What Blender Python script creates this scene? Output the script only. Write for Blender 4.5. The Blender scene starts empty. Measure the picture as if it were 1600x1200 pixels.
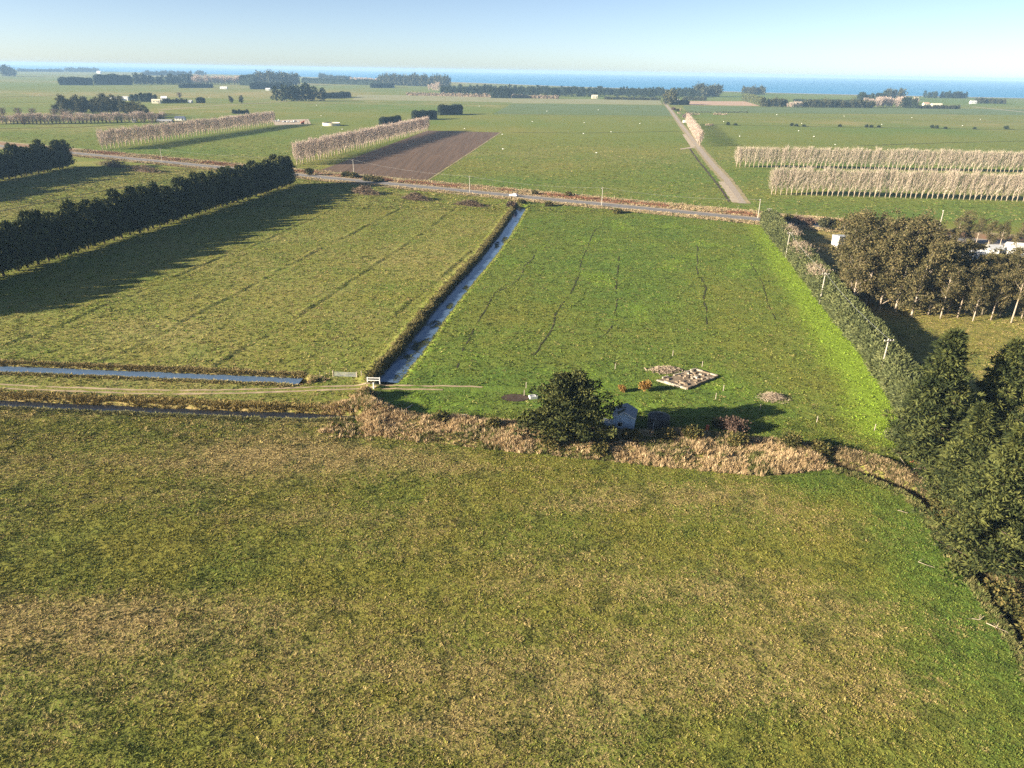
import bpy, math, random
import numpy as np
from mathutils import Vector, Matrix

random.seed(7)
RNG = np.random.default_rng(7)
R_ = math.radians
C = bpy.context.scene.collection
scene = bpy.context.scene

# ------------------------------------------------------------------ camera, sky, sun, exposure
CAM_H, FPX, PITCH, ROLL = 60.0, 1110.0, R_(23.8), R_(0.93)
cam = bpy.data.cameras.new('camera')
cam.sensor_width = 36.0
cam.lens = 36.0 * FPX / 1600.0
cam.clip_start, cam.clip_end = 0.5, 80000.0
cam_ob = bpy.data.objects.new('camera', cam)
C.objects.link(cam_ob)
cam_ob.matrix_world = (Matrix.Translation((0, 0, CAM_H)) @ Matrix.Rotation(math.pi / 2 - PITCH, 4, 'X')
                       @ Matrix.Rotation(ROLL, 4, 'Z'))
scene.camera = cam_ob

SUN_EL, SUN_AZ = R_(17.0), R_(200.0)           # azimuth of the sun counter-clockwise from +X
sx, sy, sz = math.cos(SUN_AZ) * math.cos(SUN_EL), math.sin(SUN_AZ) * math.cos(SUN_EL), math.sin(SUN_EL)
world = bpy.data.worlds.new('World')
scene.world = world
world.use_nodes = True
wn = world.node_tree
bg = wn.nodes['Background']
sky = wn.nodes.new('ShaderNodeTexSky')
sky.sky_type = 'NISHITA'
sky.sun_disc = False
sky.sun_elevation = SUN_EL
sky.sun_rotation = math.pi / 2 - SUN_AZ
sky.altitude = 60
sky.air_density, sky.dust_density, sky.ozone_density = 0.47, 0.45, 0.30
wn.links.new(sky.outputs[0], bg.inputs[0])
bg.inputs[1].default_value = 0.050
sun = bpy.data.lights.new('sun', 'SUN')
sun.energy = 5.0
sun.angle = R_(0.53)
sun.color = (1.0, 0.87, 0.67)
sun_ob = bpy.data.objects.new('sun', sun)
C.objects.link(sun_ob)
sun_ob.rotation_euler = Vector((sx, sy, sz)).to_track_quat('Z', 'Y').to_euler()
scene.view_settings.view_transform = 'Standard'
scene.view_settings.look = 'None'
scene.view_settings.gamma = 1.0
scene.view_settings.use_curve_mapping = False
scene.view_settings.exposure = 1.86
scene.cycles.max_bounces = 5
scene.cycles.diffuse_bounces = 2
scene.cycles.glossy_bounces = 2
scene.cycles.transmission_bounces = 2
scene.cycles.transparent_max_bounces = 4
scene.cycles.volume_bounces = 0
scene.cycles.use_denoising = False


# ------------------------------------------------------------------ survey: where a sighted point lies on the flat plain
def G(px, py, z=0.0):
    u, v = (px - 800) / FPX, -(py - 600) / FPX
    u2 = u * math.cos(ROLL) - v * math.sin(ROLL)
    v2 = u * math.sin(ROLL) + v * math.cos(ROLL)
    dz = -math.sin(PITCH) + v2 * math.cos(PITCH)
    t = (z - CAM_H) / dz
    return np.array([u2 * t, (math.cos(PITCH) + v2 * math.sin(PITCH)) * t])


def MPP(px, py):                                # metres per sighted pixel at that ground point
    p = G(px, py)
    return (p[1] * math.cos(PITCH) + CAM_H * math.sin(PITCH)) / FPX


def GL(pts, z=0.0):
    return np.array([G(x, y, z) for x, y in pts])


# ------------------------------------------------------------------ numeric helpers
_TAB = np.random.default_rng(99).random((16, 256, 256))


def vnoise(x, y, seed=0):
    t = _TAB[seed % 16]
    xi, yi = np.floor(x).astype(int), np.floor(y).astype(int)
    fx, fy = x - xi, y - yi
    fx, fy = fx * fx * (3 - 2 * fx), fy * fy * (3 - 2 * fy)
    a, b = t[xi % 256, yi % 256], t[(xi + 1) % 256, yi % 256]
    c, d = t[xi % 256, (yi + 1) % 256], t[(xi + 1) % 256, (yi + 1) % 256]
    return (a * (1 - fx) + b * fx) * (1 - fy) + (c * (1 - fx) + d * fx) * fy


def fbm(x, y, size, octaves=3, seed=0):
    s, amp, tot = 0.0, 1.0, 0.0
    f = 1.0 / size
    for o in range(octaves):
        s = s + amp * vnoise(x * f + 17.3 * o, y * f + 9.1 * o, seed + o)
        tot += amp
        amp *= 0.5
        f *= 2.03
    return s / tot


def smooth(a, b, x):
    t = np.clip((x - a) / (b - a), 0, 1)
    return t * t * (3 - 2 * t)


def pdist(X, Y, pts):                           # distance to a polyline, signed side, length along
    best = np.full(np.shape(X), 1e9)
    side = np.zeros(np.shape(X))
    along = np.zeros(np.shape(X))
    L = 0.0
    for (x0, y0), (x1, y1) in zip(pts[:-1], pts[1:]):
        dx, dy = x1 - x0, y1 - y0
        l = math.hypot(dx, dy)
        t = np.clip(((X - x0) * dx + (Y - y0) * dy) / (l * l), 0, 1)
        ex, ey = X - x0 - t * dx, Y - y0 - t * dy
        d = np.hypot(ex, ey)
        m = d < best
        best = np.where(m, d, best)
        side = np.where(m, np.sign(dx * ey - dy * ex), side)
        along = np.where(m, L + t * l, along)
        L += l
    return best, side, along


def inpoly(X, Y, poly):
    r = np.zeros(np.shape(X), bool)
    n = len(poly)
    for i in range(n):
        x0, y0 = poly[i]
        x1, y1 = poly[(i + 1) % n]
        if y0 == y1:
            continue
        c = ((y0 > Y) != (y1 > Y)) & (X < (x1 - x0) * (Y - y0) / (y1 - y0) + x0)
        r ^= c
    return r


def resample(pts, step):
    pts = np.asarray(pts, float)
    seg = np.hypot(*np.diff(pts, axis=0).T[:2])
    s = np.concatenate([[0], np.cumsum(seg)])
    n = max(2, int(round(s[-1] / step)) + 1)
    q = np.linspace(0, s[-1], n)
    return np.stack([np.interp(q, s, pts[:, k]) for k in range(pts.shape[1])], 1)


# ------------------------------------------------------------------ mesh helpers
def fast_mesh(name, V, faces, tint=None, mats=(), smooth_faces=False):
    """V (n,3); faces: (m,3) or (m,4) array, or a list of such arrays"""
    me = bpy.data.meshes.new(name)
    V = np.asarray(V, np.float32)
    fl = faces if isinstance(faces, list) else [faces]
    fl = [np.asarray(f, np.int32) for f in fl if len(f)]
    me.vertices.add(len(V))
    me.vertices.foreach_set('co', V.ravel())
    idx = np.concatenate([f.ravel() for f in fl])
    sizes = np.concatenate([np.full(len(f), f.shape[1], np.int32) for f in fl])
    me.loops.add(len(idx))
    me.loops.foreach_set('vertex_index', idx)
    me.polygons.add(len(sizes))
    me.polygons.foreach_set('loop_start', np.concatenate([[0], np.cumsum(sizes)[:-1]]).astype(np.int32))
    if smooth_faces:
        me.polygons.foreach_set('use_smooth', np.ones(len(sizes), bool))
    else:
        me.polygons.foreach_set('use_smooth', np.zeros(len(sizes), bool))
    me.update(calc_edges=True)
    if tint is not None:
        a = me.attributes.new('tint', 'FLOAT', 'POINT')
        a.data.foreach_set('value', np.asarray(tint, np.float32))
    for m in mats:
        me.materials.append(m)
    return me


class MB:
    """collects solids into one mesh"""
    def __init__(self):
        self.v, self.f = [], []

    def add(self, V, F):
        o = len(self.v)
        self.v += [tuple(map(float, p)) for p in V]
        self.f += [tuple(i + o for i in f) for f in F]
        return self

    def box(self, c, s, rz=0.0, taper=1.0):
        cx, cy, cz = c
        a, b, h = s[0] / 2, s[1] / 2, s[2] / 2
        cr, sr = math.cos(rz), math.sin(rz)
        V = []
        for z, k in ((-h, 1.0), (h, taper)):
            for x, y in ((-a, -b), (a, -b), (a, b), (-a, b)):
                x, y = x * k, y * k
                V.append((cx + x * cr - y * sr, cy + x * sr + y * cr, cz + z))
        return self.add(V, [(0, 3, 2, 1), (4, 5, 6, 7), (0, 1, 5, 4), (1, 2, 6, 5), (2, 3, 7, 6), (3, 0, 4, 7)])

    def tube(self, pts, radii, n=5, cap=True):
        pts = [Vector(p) for p in pts]
        rings = []
        for i, p in enumerate(pts):
            d = (pts[min(i + 1, len(pts) - 1)] - pts[max(i - 1, 0)]).normalized()
            a = d.orthogonal().normalized()
            b = d.cross(a)
            r = radii[i] if hasattr(radii, '__len__') else radii
            rings.append([p + (a * math.cos(2 * math.pi * k / n) + b * math.sin(2 * math.pi * k / n)) * r for k in range(n)])
        V = [q for r in rings for q in r]
        F = []
        for i in range(len(pts) - 1):
            for k in range(n):
                F.append((i * n + k, i * n + (k + 1) % n, (i + 1) * n + (k + 1) % n, (i + 1) * n + k))
        if cap:
            F.append(tuple(range(n - 1, -1, -1)))
            F.append(tuple((len(pts) - 1) * n + k for k in range(n)))
        return self.add(V, F)

    def lathe(self, prof, c=(0, 0, 0), n=24):
        V, F = [], []
        for r, z in prof:
            for k in range(n):
                t = 2 * math.pi * k / n
                V.append((c[0] + r * math.cos(t), c[1] + r * math.sin(t), c[2] + z))
        for i in range(len(prof) - 1):
            for k in range(n):
                F.append((i * n + k, i * n + (k + 1) % n, (i + 1) * n + (k + 1) % n, (i + 1) * n + k))
        F.append(tuple(range(n - 1, -1, -1)))
        F.append(tuple((len(prof) - 1) * n + k for k in range(n)))
        return self.add(V, F)

    def prism(self, prof, y0, y1):               # profile in xz extruded along y
        n = len(prof)
        V = [(x, y0, z) for x, z in prof] + [(x, y1, z) for x, z in prof]
        F = [tuple(range(n)), tuple(range(2 * n - 1, n - 1, -1))]
        F += [(i, i + n, (i + 1) % n + n, (i + 1) % n) for i in range(n)]
        return self.add(V, F)

    def mesh(self, name, mat=None, smooth_faces=False):
        me = bpy.data.meshes.new(name)
        me.from_pydata(self.v, [], self.f)
        me.update()
        if smooth_faces:
            me.polygons.foreach_set('use_smooth', [True] * len(me.polygons))
        if mat:
            me.materials.append(mat)
        return me

    def build(self, name, mat, parent=None, smooth_faces=False):
        return link(name, self.mesh(name, mat, smooth_faces), parent)


def link(name, me, parent=None, loc=None, rz=0.0, sc=None):
    o = bpy.data.objects.new(name, me)
    C.objects.link(o)
    if parent is not None:
        o.parent = parent
    if loc is not None:
        o.location = loc
    if rz:
        o.rotation_euler = (0, 0, rz)
    if sc is not None:
        o.scale = sc if hasattr(sc, '__len__') else (sc, sc, sc)
    return o


def tag(o, label=None, cat=None, group=None, kind=None):
    if label: o['label'] = label
    if cat: o['category'] = cat
    if group: o['group'] = group
    if kind: o['kind'] = kind
    return o


def nth(k):
    return '%d%s' % (k, 'th' if 10 <= k % 100 <= 20 else {1: 'st', 2: 'nd', 3: 'rd'}.get(k % 10, 'th'))


def empty(name, loc, rz=0.0, sc=None):
    o = bpy.data.objects.new(name, None)
    o.empty_display_size = 0.5
    C.objects.link(o)
    o.location = loc
    o.rotation_euler = (0, 0, rz)
    if sc is not None:
        o.scale = sc if hasattr(sc, '__len__') else (sc, sc, sc)
    return o


# ------------------------------------------------------------------ materials
def nodes_of(name):
    m = bpy.data.materials.new(name)
    m.use_nodes = True
    nt = m.node_tree
    return m, nt, nt.nodes['Principled BSDF']


def nd(nt, t, **kw):
    n = nt.nodes.new(t)
    for k, v in kw.items():
        if k.startswith('i_'):
            n.inputs[k[2:].replace('_', ' ')].default_value = v
        else:
            setattr(n, k, v)
    return n


def noise(nt, scale, detail=4, rough=0.55, vec=None, stretch=None):
    n = nd(nt, 'ShaderNodeTexNoise')
    n.inputs['Scale'].default_value = scale
    n.inputs['Detail'].default_value = detail
    n.inputs['Roughness'].default_value = rough
    g = vec
    if g is None:
        g = nd(nt, 'ShaderNodeNewGeometry').outputs['Position']
    if stretch is not None:
        mp = nd(nt, 'ShaderNodeMapping')
        mp.inputs['Scale'].default_value = stretch[:3]
        if len(stretch) > 3:
            mp.inputs['Rotation'].default_value = (0, 0, stretch[3])
        nt.links.new(g, mp.inputs['Vector'])
        g = mp.outputs[0]
    nt.links.new(g, n.inputs['Vector'])
    return n.outputs['Fac']


def ramp(nt, fac, stops, interp='LINEAR'):
    r = nd(nt, 'ShaderNodeValToRGB')
    r.color_ramp.interpolation = interp
    e = r.color_ramp.elements
    while len(e) < len(stops):
        e.new(0.5)
    for k, (p, c) in enumerate(stops):
        e[k].position = p
        e[k].color = (*c, 1) if hasattr(c, '__len__') else (c, c, c, 1)
    nt.links.new(fac, r.inputs[0])
    return r.outputs[0]


def mixc(nt, fac, a, b, mode='MIX'):
    m = nd(nt, 'ShaderNodeMix', data_type='RGBA', blend_type=mode)
    for sock, val in ((m.inputs[0], fac), (m.inputs[6], a), (m.inputs[7], b)):
        if isinstance(val, bpy.types.NodeSocket):
            nt.links.new(val, sock)
        elif hasattr(val, '__len__'):
            sock.default_value = (*val, 1) if len(val) == 3 else val
        else:
            sock.default_value = val
    return m.outputs[2]


def mathn(nt, op, a, b=None, clamp=False):
    m = nd(nt, 'ShaderNodeMath', operation=op, use_clamp=clamp)
    for sock, val in ((m.inputs[0], a), (m.inputs[1], b)):
        if val is None: continue
        if isinstance(val, bpy.types.NodeSocket):
            nt.links.new(val, sock)
        else:
            sock.default_value = val
    return m.outputs[0]


def attr(nt, name, kind='GEOMETRY', out='Fac'):
    a = nd(nt, 'ShaderNodeAttribute')
    a.attribute_name = name
    a.attribute_type = kind
    return a.outputs[out]


def bump(nt, bsdf, h, strength=0.5, dist=0.1):
    b = nd(nt, 'ShaderNodeBump')
    b.inputs['Strength'].default_value = strength
    b.inputs['Distance'].default_value = dist
    nt.links.new(h, b.inputs['Height'])
    nt.links.new(b.outputs[0], bsdf.inputs['Normal'])


def simple(name, c1, c2=None, scale=2.0, rough=0.8, spec=0.2, bmp=0.0, metal=0.0, detail=5, bdist=0.05, stretch=None):
    m, nt, b = nodes_of(name)
    c2 = c2 or tuple(x * 0.7 for x in c1)
    n = noise(nt, scale, detail, 0.6, stretch=stretch)
    nt.links.new(ramp(nt, n, [(0.3, c2), (0.7, c1)]), b.inputs['Base Color'])
    b.inputs['Roughness'].default_value = rough
    b.inputs['Specular IOR Level'].default_value = spec
    b.inputs['Metallic'].default_value = metal
    if bmp:
        bump(nt, b, n, bmp, bdist)
    return m


def leafmat(name, dark, mid, light, scale=0.35, rough=0.75):
    m, nt, b = nodes_of(name)
    t = attr(nt, 'tint')
    oi = nd(nt, 'ShaderNodeObjectInfo')
    n = noise(nt, scale, 3)
    f = mathn(nt, 'ADD', mathn(nt, 'MULTIPLY', t, 0.62), mathn(nt, 'MULTIPLY', n, 0.55))
    f = mathn(nt, 'ADD', f, mathn(nt, 'MULTIPLY', oi.outputs['Random'], 0.16))
    nt.links.new(ramp(nt, f, [(0.32, dark), (0.62, mid), (1.0, light)]), b.inputs['Base Color'])
    b.inputs['Roughness'].default_value = rough
    b.inputs['Specular IOR Level'].default_value = 0.08
    return m


M = {}
M['pine'] = leafmat('pine_needles', (0.020, 0.028, 0.010), (0.046, 0.055, 0.018), (0.105, 0.108, 0.032))
M['windbreak'] = leafmat('windbreak_needles', (0.020, 0.030, 0.012), (0.055, 0.070, 0.024), (0.145, 0.150, 0.048))
M['macro'] = leafmat('macrocarpa_sprays', (0.018, 0.026, 0.010), (0.044, 0.055, 0.018), (0.105, 0.112, 0.032))
M['hedge'] = leafmat('hedge_sprays', (0.044, 0.054, 0.022), (0.094, 0.108, 0.042), (0.165, 0.172, 0.070))
M['euc'] = leafmat('gum_leaves', (0.034, 0.034, 0.015), (0.082, 0.075, 0.032), (0.155, 0.124, 0.058))
M['fardark'] = leafmat('far_conifer_leaves', (0.014, 0.022, 0.012), (0.028, 0.040, 0.020), (0.055, 0.068, 0.030), scale=0.1)
M['farmix'] = leafmat('far_broadleaf_leaves', (0.030, 0.036, 0.018), (0.060, 0.062, 0.030), (0.105, 0.100, 0.048), scale=0.1)
M['twig'] = leafmat('bare_twigs', (0.27, 0.215, 0.17), (0.43, 0.355, 0.28), (0.56, 0.475, 0.38), scale=0.5)
M['twigpink'] = leafmat('bare_twigs_pinkish', (0.29, 0.22, 0.185), (0.44, 0.35, 0.29), (0.55, 0.45, 0.375), scale=0.5)
M['twiggrey'] = leafmat('bare_twigs_greyish', (0.10, 0.080, 0.065), (0.17, 0.135, 0.105), (0.25, 0.20, 0.155), scale=0.5)
M['deadbrush'] = leafmat('dead_brush', (0.16, 0.12, 0.085), (0.30, 0.235, 0.17), (0.44, 0.36, 0.27), scale=0.8)
M['brushpile'] = leafmat('cut_brush', (0.055, 0.038, 0.026), (0.12, 0.085, 0.058), (0.21, 0.155, 0.105), scale=0.8)
M['redleaf'] = leafmat('rusty_dead_needles', (0.08, 0.035, 0.020), (0.16, 0.065, 0.035), (0.28, 0.12, 0.06), scale=0.8)
M['orangebush'] = leafmat('rusty_shrub_leaves', (0.14, 0.085, 0.022), (0.26, 0.15, 0.045), (0.36, 0.22, 0.07), scale=0.8)
M['bramble'] = leafmat('bramble_leaves', (0.030, 0.036, 0.012), (0.075, 0.075, 0.024), (0.17, 0.13, 0.045), scale=0.6)
M['purplebush'] = leafmat('purplish_shrub_twigs', (0.065, 0.043, 0.034), (0.11, 0.073, 0.055), (0.165, 0.112, 0.084), scale=0.8)
M['bark'] = simple('bark', (0.13, 0.095, 0.065), (0.06, 0.045, 0.032), 3.0, 0.9, bmp=0.4)
M['gumbark'] = simple('pale_gum_bark', (0.56, 0.47, 0.37), (0.26, 0.20, 0.145), 0.9, 0.8, bmp=0.2, stretch=(1, 1, 0.35))
M['poplarbark'] = simple('poplar_bark', (0.50, 0.42, 0.31), (0.34, 0.27, 0.19), 1.5, 0.85)
M['wood'] = simple('weathered_wood', (0.42, 0.37, 0.30), (0.24, 0.20, 0.15), 4.0, 0.85, bmp=0.2)
M['palewood'] = simple('bleached_wood', (0.48, 0.41, 0.31), (0.30, 0.24, 0.17), 5.0, 0.8)
M['white'] = simple('white_paint', (0.78, 0.78, 0.76), (0.62, 0.62, 0.60), 1.5, 0.5)
M['cream'] = simple('cream_paint', (0.72, 0.66, 0.50), (0.58, 0.52, 0.38), 1.5, 0.6)
M['bluewall'] = simple('pale_blue_weatherboard', (0.62, 0.75, 0.90), (0.45, 0.56, 0.70), 1.6, 0.6)
M['blueroof'] = simple('blue_roof_iron', (0.115, 0.135, 0.185), (0.07, 0.085, 0.12), 2.5, 0.45, 0.4)
M['redroof'] = simple('red_roof_iron', (0.22, 0.085, 0.06), (0.15, 0.06, 0.045), 1.2, 0.5, 0.4)
M['greyroof'] = simple('grey_roof_iron', (0.42, 0.43, 0.44), (0.30, 0.31, 0.32), 1.0, 0.4, 0.4)
M['glass'] = simple('window_glass', (0.03, 0.035, 0.04), (0.02, 0.022, 0.026), 1.0, 0.08, 0.6)
M['dark'] = simple('dark_opening', (0.022, 0.020, 0.018), None, 1.0, 0.9)
M['concrete'] = simple('old_concrete', (0.46, 0.41, 0.33), (0.20, 0.165, 0.12), 1.2, 0.9, bmp=0.3)
M['debris'] = simple('rotten_debris', (0.30, 0.235, 0.165), (0.12, 0.09, 0.06), 1.6, 0.95, bmp=0.5)
M['tank'] = simple('black_plastic', (0.055, 0.052, 0.050), (0.036, 0.034, 0.033), 1.0, 0.55, 0.4)
M['metal'] = simple('galvanised_steel', (0.55, 0.56, 0.57), (0.42, 0.43, 0.44), 3.0, 0.45, 0.5)
M['pole'] = simple('pole_concrete', (0.46, 0.43, 0.37), (0.33, 0.30, 0.25), 2.0, 0.8)
M['orange'] = simple('orange_machine_paint', (0.62, 0.16, 0.06), (0.45, 0.11, 0.04), 2.0, 0.5)
M['tyre'] = simple('tyre_rubber', (0.03, 0.03, 0.03), None, 3.0, 0.85)
M['carwhite'] = simple('white_car_paint', (0.78, 0.78, 0.78), (0.74, 0.74, 0.74), 1.0, 0.25, 0.5)
M['cow'] = simple('dark_cow_hide', (0.035, 0.028, 0.022), (0.018, 0.014, 0.012), 1.2, 0.8)
M['asphalt'] = simple('chip_seal', (0.205, 0.198, 0.195), (0.150, 0.145, 0.142), 0.4, 0.85)
M['gravel'] = simple('pale_gravel', (0.46, 0.385, 0.29), (0.31, 0.25, 0.18), 0.35, 0.95, bmp=0.3, bdist=0.1)
M['gravelgrey'] = simple('pinkish_gravel', (0.37, 0.315, 0.255), (0.27, 0.225, 0.175), 0.3, 0.95)
M['sand'] = simple('beach_shingle', (0.62, 0.57, 0.50), (0.52, 0.47, 0.40), 0.02, 0.95)
M['soil'] = simple('ploughed_soil', (0.145, 0.092, 0.060), (0.085, 0.055, 0.037), 0.12, 0.95, bmp=0.6, bdist=0.3, stretch=(3.0, 0.12, 1, R_(-10)))
M['redbank'] = simple('red_brown_bank', (0.30, 0.155, 0.095), (0.19, 0.13, 0.065), 0.18, 0.95, bmp=0.6, bdist=0.4)
M['dryverge'] = simple('dry_grass_verge', (0.36, 0.285, 0.16), (0.19, 0.17, 0.075), 0.22, 0.95, bmp=0.6, bdist=0.3)
M['tanfield'] = simple('stubble', (0.46, 0.31, 0.22), (0.38, 0.26, 0.175), 0.03, 0.95)
M['palefield'] = simple('grazed_field', (0.27, 0.25, 0.125), (0.20, 0.21, 0.095), 0.02, 0.95, detail=8)
M['greenfield'] = simple('green_field', (0.125, 0.165, 0.055), (0.090, 0.130, 0.042), 0.02, 0.95, detail=8)
M['yellowfield'] = simple('sunny_paddock', (0.30, 0.25, 0.075), (0.19, 0.185, 0.055), 0.08, 0.95, bmp=0.4, bdist=0.2)
M['rut'] = simple('rut_gravel', (0.42, 0.325, 0.215), (0.26, 0.195, 0.12), 0.5, 0.95, bmp=0.3)
M['mud'] = simple('mud', (0.085, 0.058, 0.042), (0.045, 0.032, 0.024), 0.8, 0.8, bmp=0.5)
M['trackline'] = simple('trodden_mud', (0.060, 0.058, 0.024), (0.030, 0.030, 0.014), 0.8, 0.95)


def water_mat(name, col, rough, wave, scale):
    m, nt, b = nodes_of(name)
    b.inputs['Base Color'].default_value = (*col, 1)
    b.inputs['Roughness'].default_value = rough
    b.inputs['IOR'].default_value = 1.33
    bump(nt, b, noise(nt, scale, 4), wave, 0.1)
    return m


M['ditchwater'] = water_mat('ditch_water', (0.085, 0.140, 0.230), 0.04, 0.25, 0.9)  # blue base colour stands in for the weak sky reflection
M['darkwater'] = water_mat('muddy_water', (0.018, 0.022, 0.032), 0.08, 0.25, 1.2)


def sea_mat():
    m, nt, b = nodes_of('sea_water')
    n = noise(nt, 0.0012, 5, stretch=(0.5, 2.0, 1))
    nt.links.new(ramp(nt, n, [(0.3, (0.060, 0.220, 0.40)), (0.7, (0.080, 0.255, 0.45))]), b.inputs['Base Color'])
    b.inputs['Roughness'].default_value = 0.75
    b.inputs['Specular IOR Level'].default_value = 0.1
    return m


M['sea'] = sea_mat()

OLIVE, GREEN, TAN, LIME, SOILC = (0.205, 0.190, 0.038), (0.102, 0.164, 0.028), (0.345, 0.258, 0.112), (0.205, 0.300, 0.030), (0.21, 0.155, 0.095)
DARKG = (0.045, 0.068, 0.016)


def ground_mat():
    m, nt, b = nodes_of('pasture')
    n_l = noise(nt, 0.016, 4)
    n_m = noise(nt, 0.11, 5, 0.6)
    n_f = noise(nt, 0.9, 6, 0.65)
    n_x = noise(nt, 2.6, 5, 0.65)
    green, dry, lime, soil = (attr(nt, k) for k in ('green', 'dry', 'lime', 'soil'))
    f = mathn(nt, 'ADD', green, mathn(nt, 'MULTIPLY', mathn(nt, 'SUBTRACT', n_m, 0.5), 1.1))
    f = mathn(nt, 'ADD', f, mathn(nt, 'MULTIPLY', mathn(nt, 'SUBTRACT', n_f, 0.5), 0.9), clamp=True)
    col = mixc(nt, f, OLIVE, GREEN)
    d = mathn(nt, 'ADD', dry, mathn(nt, 'MULTIPLY', mathn(nt, 'SUBTRACT', n_x, 0.5), 1.6))
    d = mathn(nt, 'ADD', d, mathn(nt, 'MULTIPLY', mathn(nt, 'SUBTRACT', n_l, 0.5), 0.8))
    d = ramp(nt, d, [(0.35, 0.0), (0.75, 1.0)])
    col = mixc(nt, d, col, TAN)
    dk = ramp(nt, n_f, [(0.28, 1.0), (0.42, 0.0)])
    col = mixc(nt, mathn(nt, 'MULTIPLY', dk, 0.55), col, DARKG)
    lm = mathn(nt, 'ADD', lime, mathn(nt, 'MULTIPLY', mathn(nt, 'SUBTRACT', n_f, 0.5), mathn(nt, 'MULTIPLY', lime, 0.9)), clamp=True)
    col = mixc(nt, lm, col, LIME)
    so = ramp(nt, mathn(nt, 'ADD', soil, mathn(nt, 'MULTIPLY', mathn(nt, 'SUBTRACT', n_x, 0.5), 0.8)), [(0.35, 0.0), (0.65, 1.0)])
    col = mixc(nt, so, col, SOILC)
    nt.links.new(col, b.inputs['Base Color'])
    b.inputs['Roughness'].default_value = 0.95
    b.inputs['Specular IOR Level'].default_value = 0.1
    h = mathn(nt, 'ADD', mathn(nt, 'MULTIPLY', n_f, 1.0), mathn(nt, 'MULTIPLY', n_x, 0.5))
    bump(nt, b, h, 0.7, 0.35)
    return m


def tuft_mat(name, rough=0.9):
    m, nt, b = nodes_of(name)
    c = attr(nt, 'tcol', 'INSTANCER', 'Color')
    t = attr(nt, 'tint')
    nt.links.new(mixc(nt, 1.0, c, ramp(nt, t, [(0.0, 0.72), (1.0, 1.25)]), 'MULTIPLY'), b.inputs['Base Color'])
    b.inputs['Roughness'].default_value = rough
    b.inputs['Specular IOR Level'].default_value = 0.12
    return m


M['ground'] = ground_mat()
M['tuft'] = tuft_mat('grass_blades')

# ------------------------------------------------------------------ survey lines (metres on the plain)
DITCH = GL([(815, 322), (811, 330), (792, 360), (762, 400), (727, 440), (685, 490), (645, 545), (625, 568), (606, 592)][::-1])
DITCH_W = GL([(-120, 570), (0, 574), (100, 577.5), (200, 581.5), (300, 585.5), (400, 590), (468, 593)])
DITCH_S = GL([(-120, 620), (0, 626.5), (100, 631), (200, 635.5), (300, 640), (400, 644), (455, 645), (505, 648), (555, 650)])
DITCH_E = GL([(1300, 722), (1370, 742), (1420, 762), (1455, 785), (1500, 845), (1550, 915), (1600, 985), (1680, 1100)])
TRACK = GL([(-120, 596), (0, 603.5), (100, 608), (200, 612), (300, 613), (400, 611.5), (500, 607), (580, 604.5), (700, 606), (830, 609)])
HEDGE_FOOT = GL([(1186, 349), (1240, 418), (1290, 487), (1340, 549), (1378, 605), (1412, 672)])
ROAD_A, ROAD_B = G(1180, 343), G(480, 275)
road_dir = (ROAD_B - ROAD_A) / np.hypot(*(ROAD_B - ROAD_A))
road_n = np.array([-road_dir[1], road_dir[0]])
if road_n[1] < 0: road_n = -road_n


def road_pt(s, off=0.0):
    return ROAD_A + road_dir * s + road_n * off


RIDGES = [GL(p) for p in ([(-60, 560), (50, 522), (250, 440), (400, 380), (517, 327)], [(120, 578), (200, 545), (400, 440), (500, 388), (625, 325)],
                          [(330, 572), (400, 530), (462, 495), (662, 360), (707, 327)], [(600, 500), (662, 452), (750, 380)])]
REED_TOP = [(566, 612), (585, 622), (605, 640), (650, 650), (720, 652), (800, 660), (860, 678), (930, 668), (1000, 672), (1080, 673), (1160, 684),
            (1240, 692), (1300, 700), (1370, 716), (1430, 742)]
REED_BOT = [(1448, 772), (1400, 750), (1340, 730), (1290, 734), (1200, 744), (1100, 736), (1000, 726), (900, 716), (800, 706), (720, 698), (640, 690),
            (560, 678), (558, 640)]
REED = GL(REED_TOP + REED_BOT)
NEAR_N = np.array([G(-300, 648), *[G(x, y) for x, y in ((0, 645), (300, 655), (520, 672), (720, 700), (1000, 728), (1300, 735), (1440, 775))], (300.0, G(1440, 775)[1])])


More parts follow.
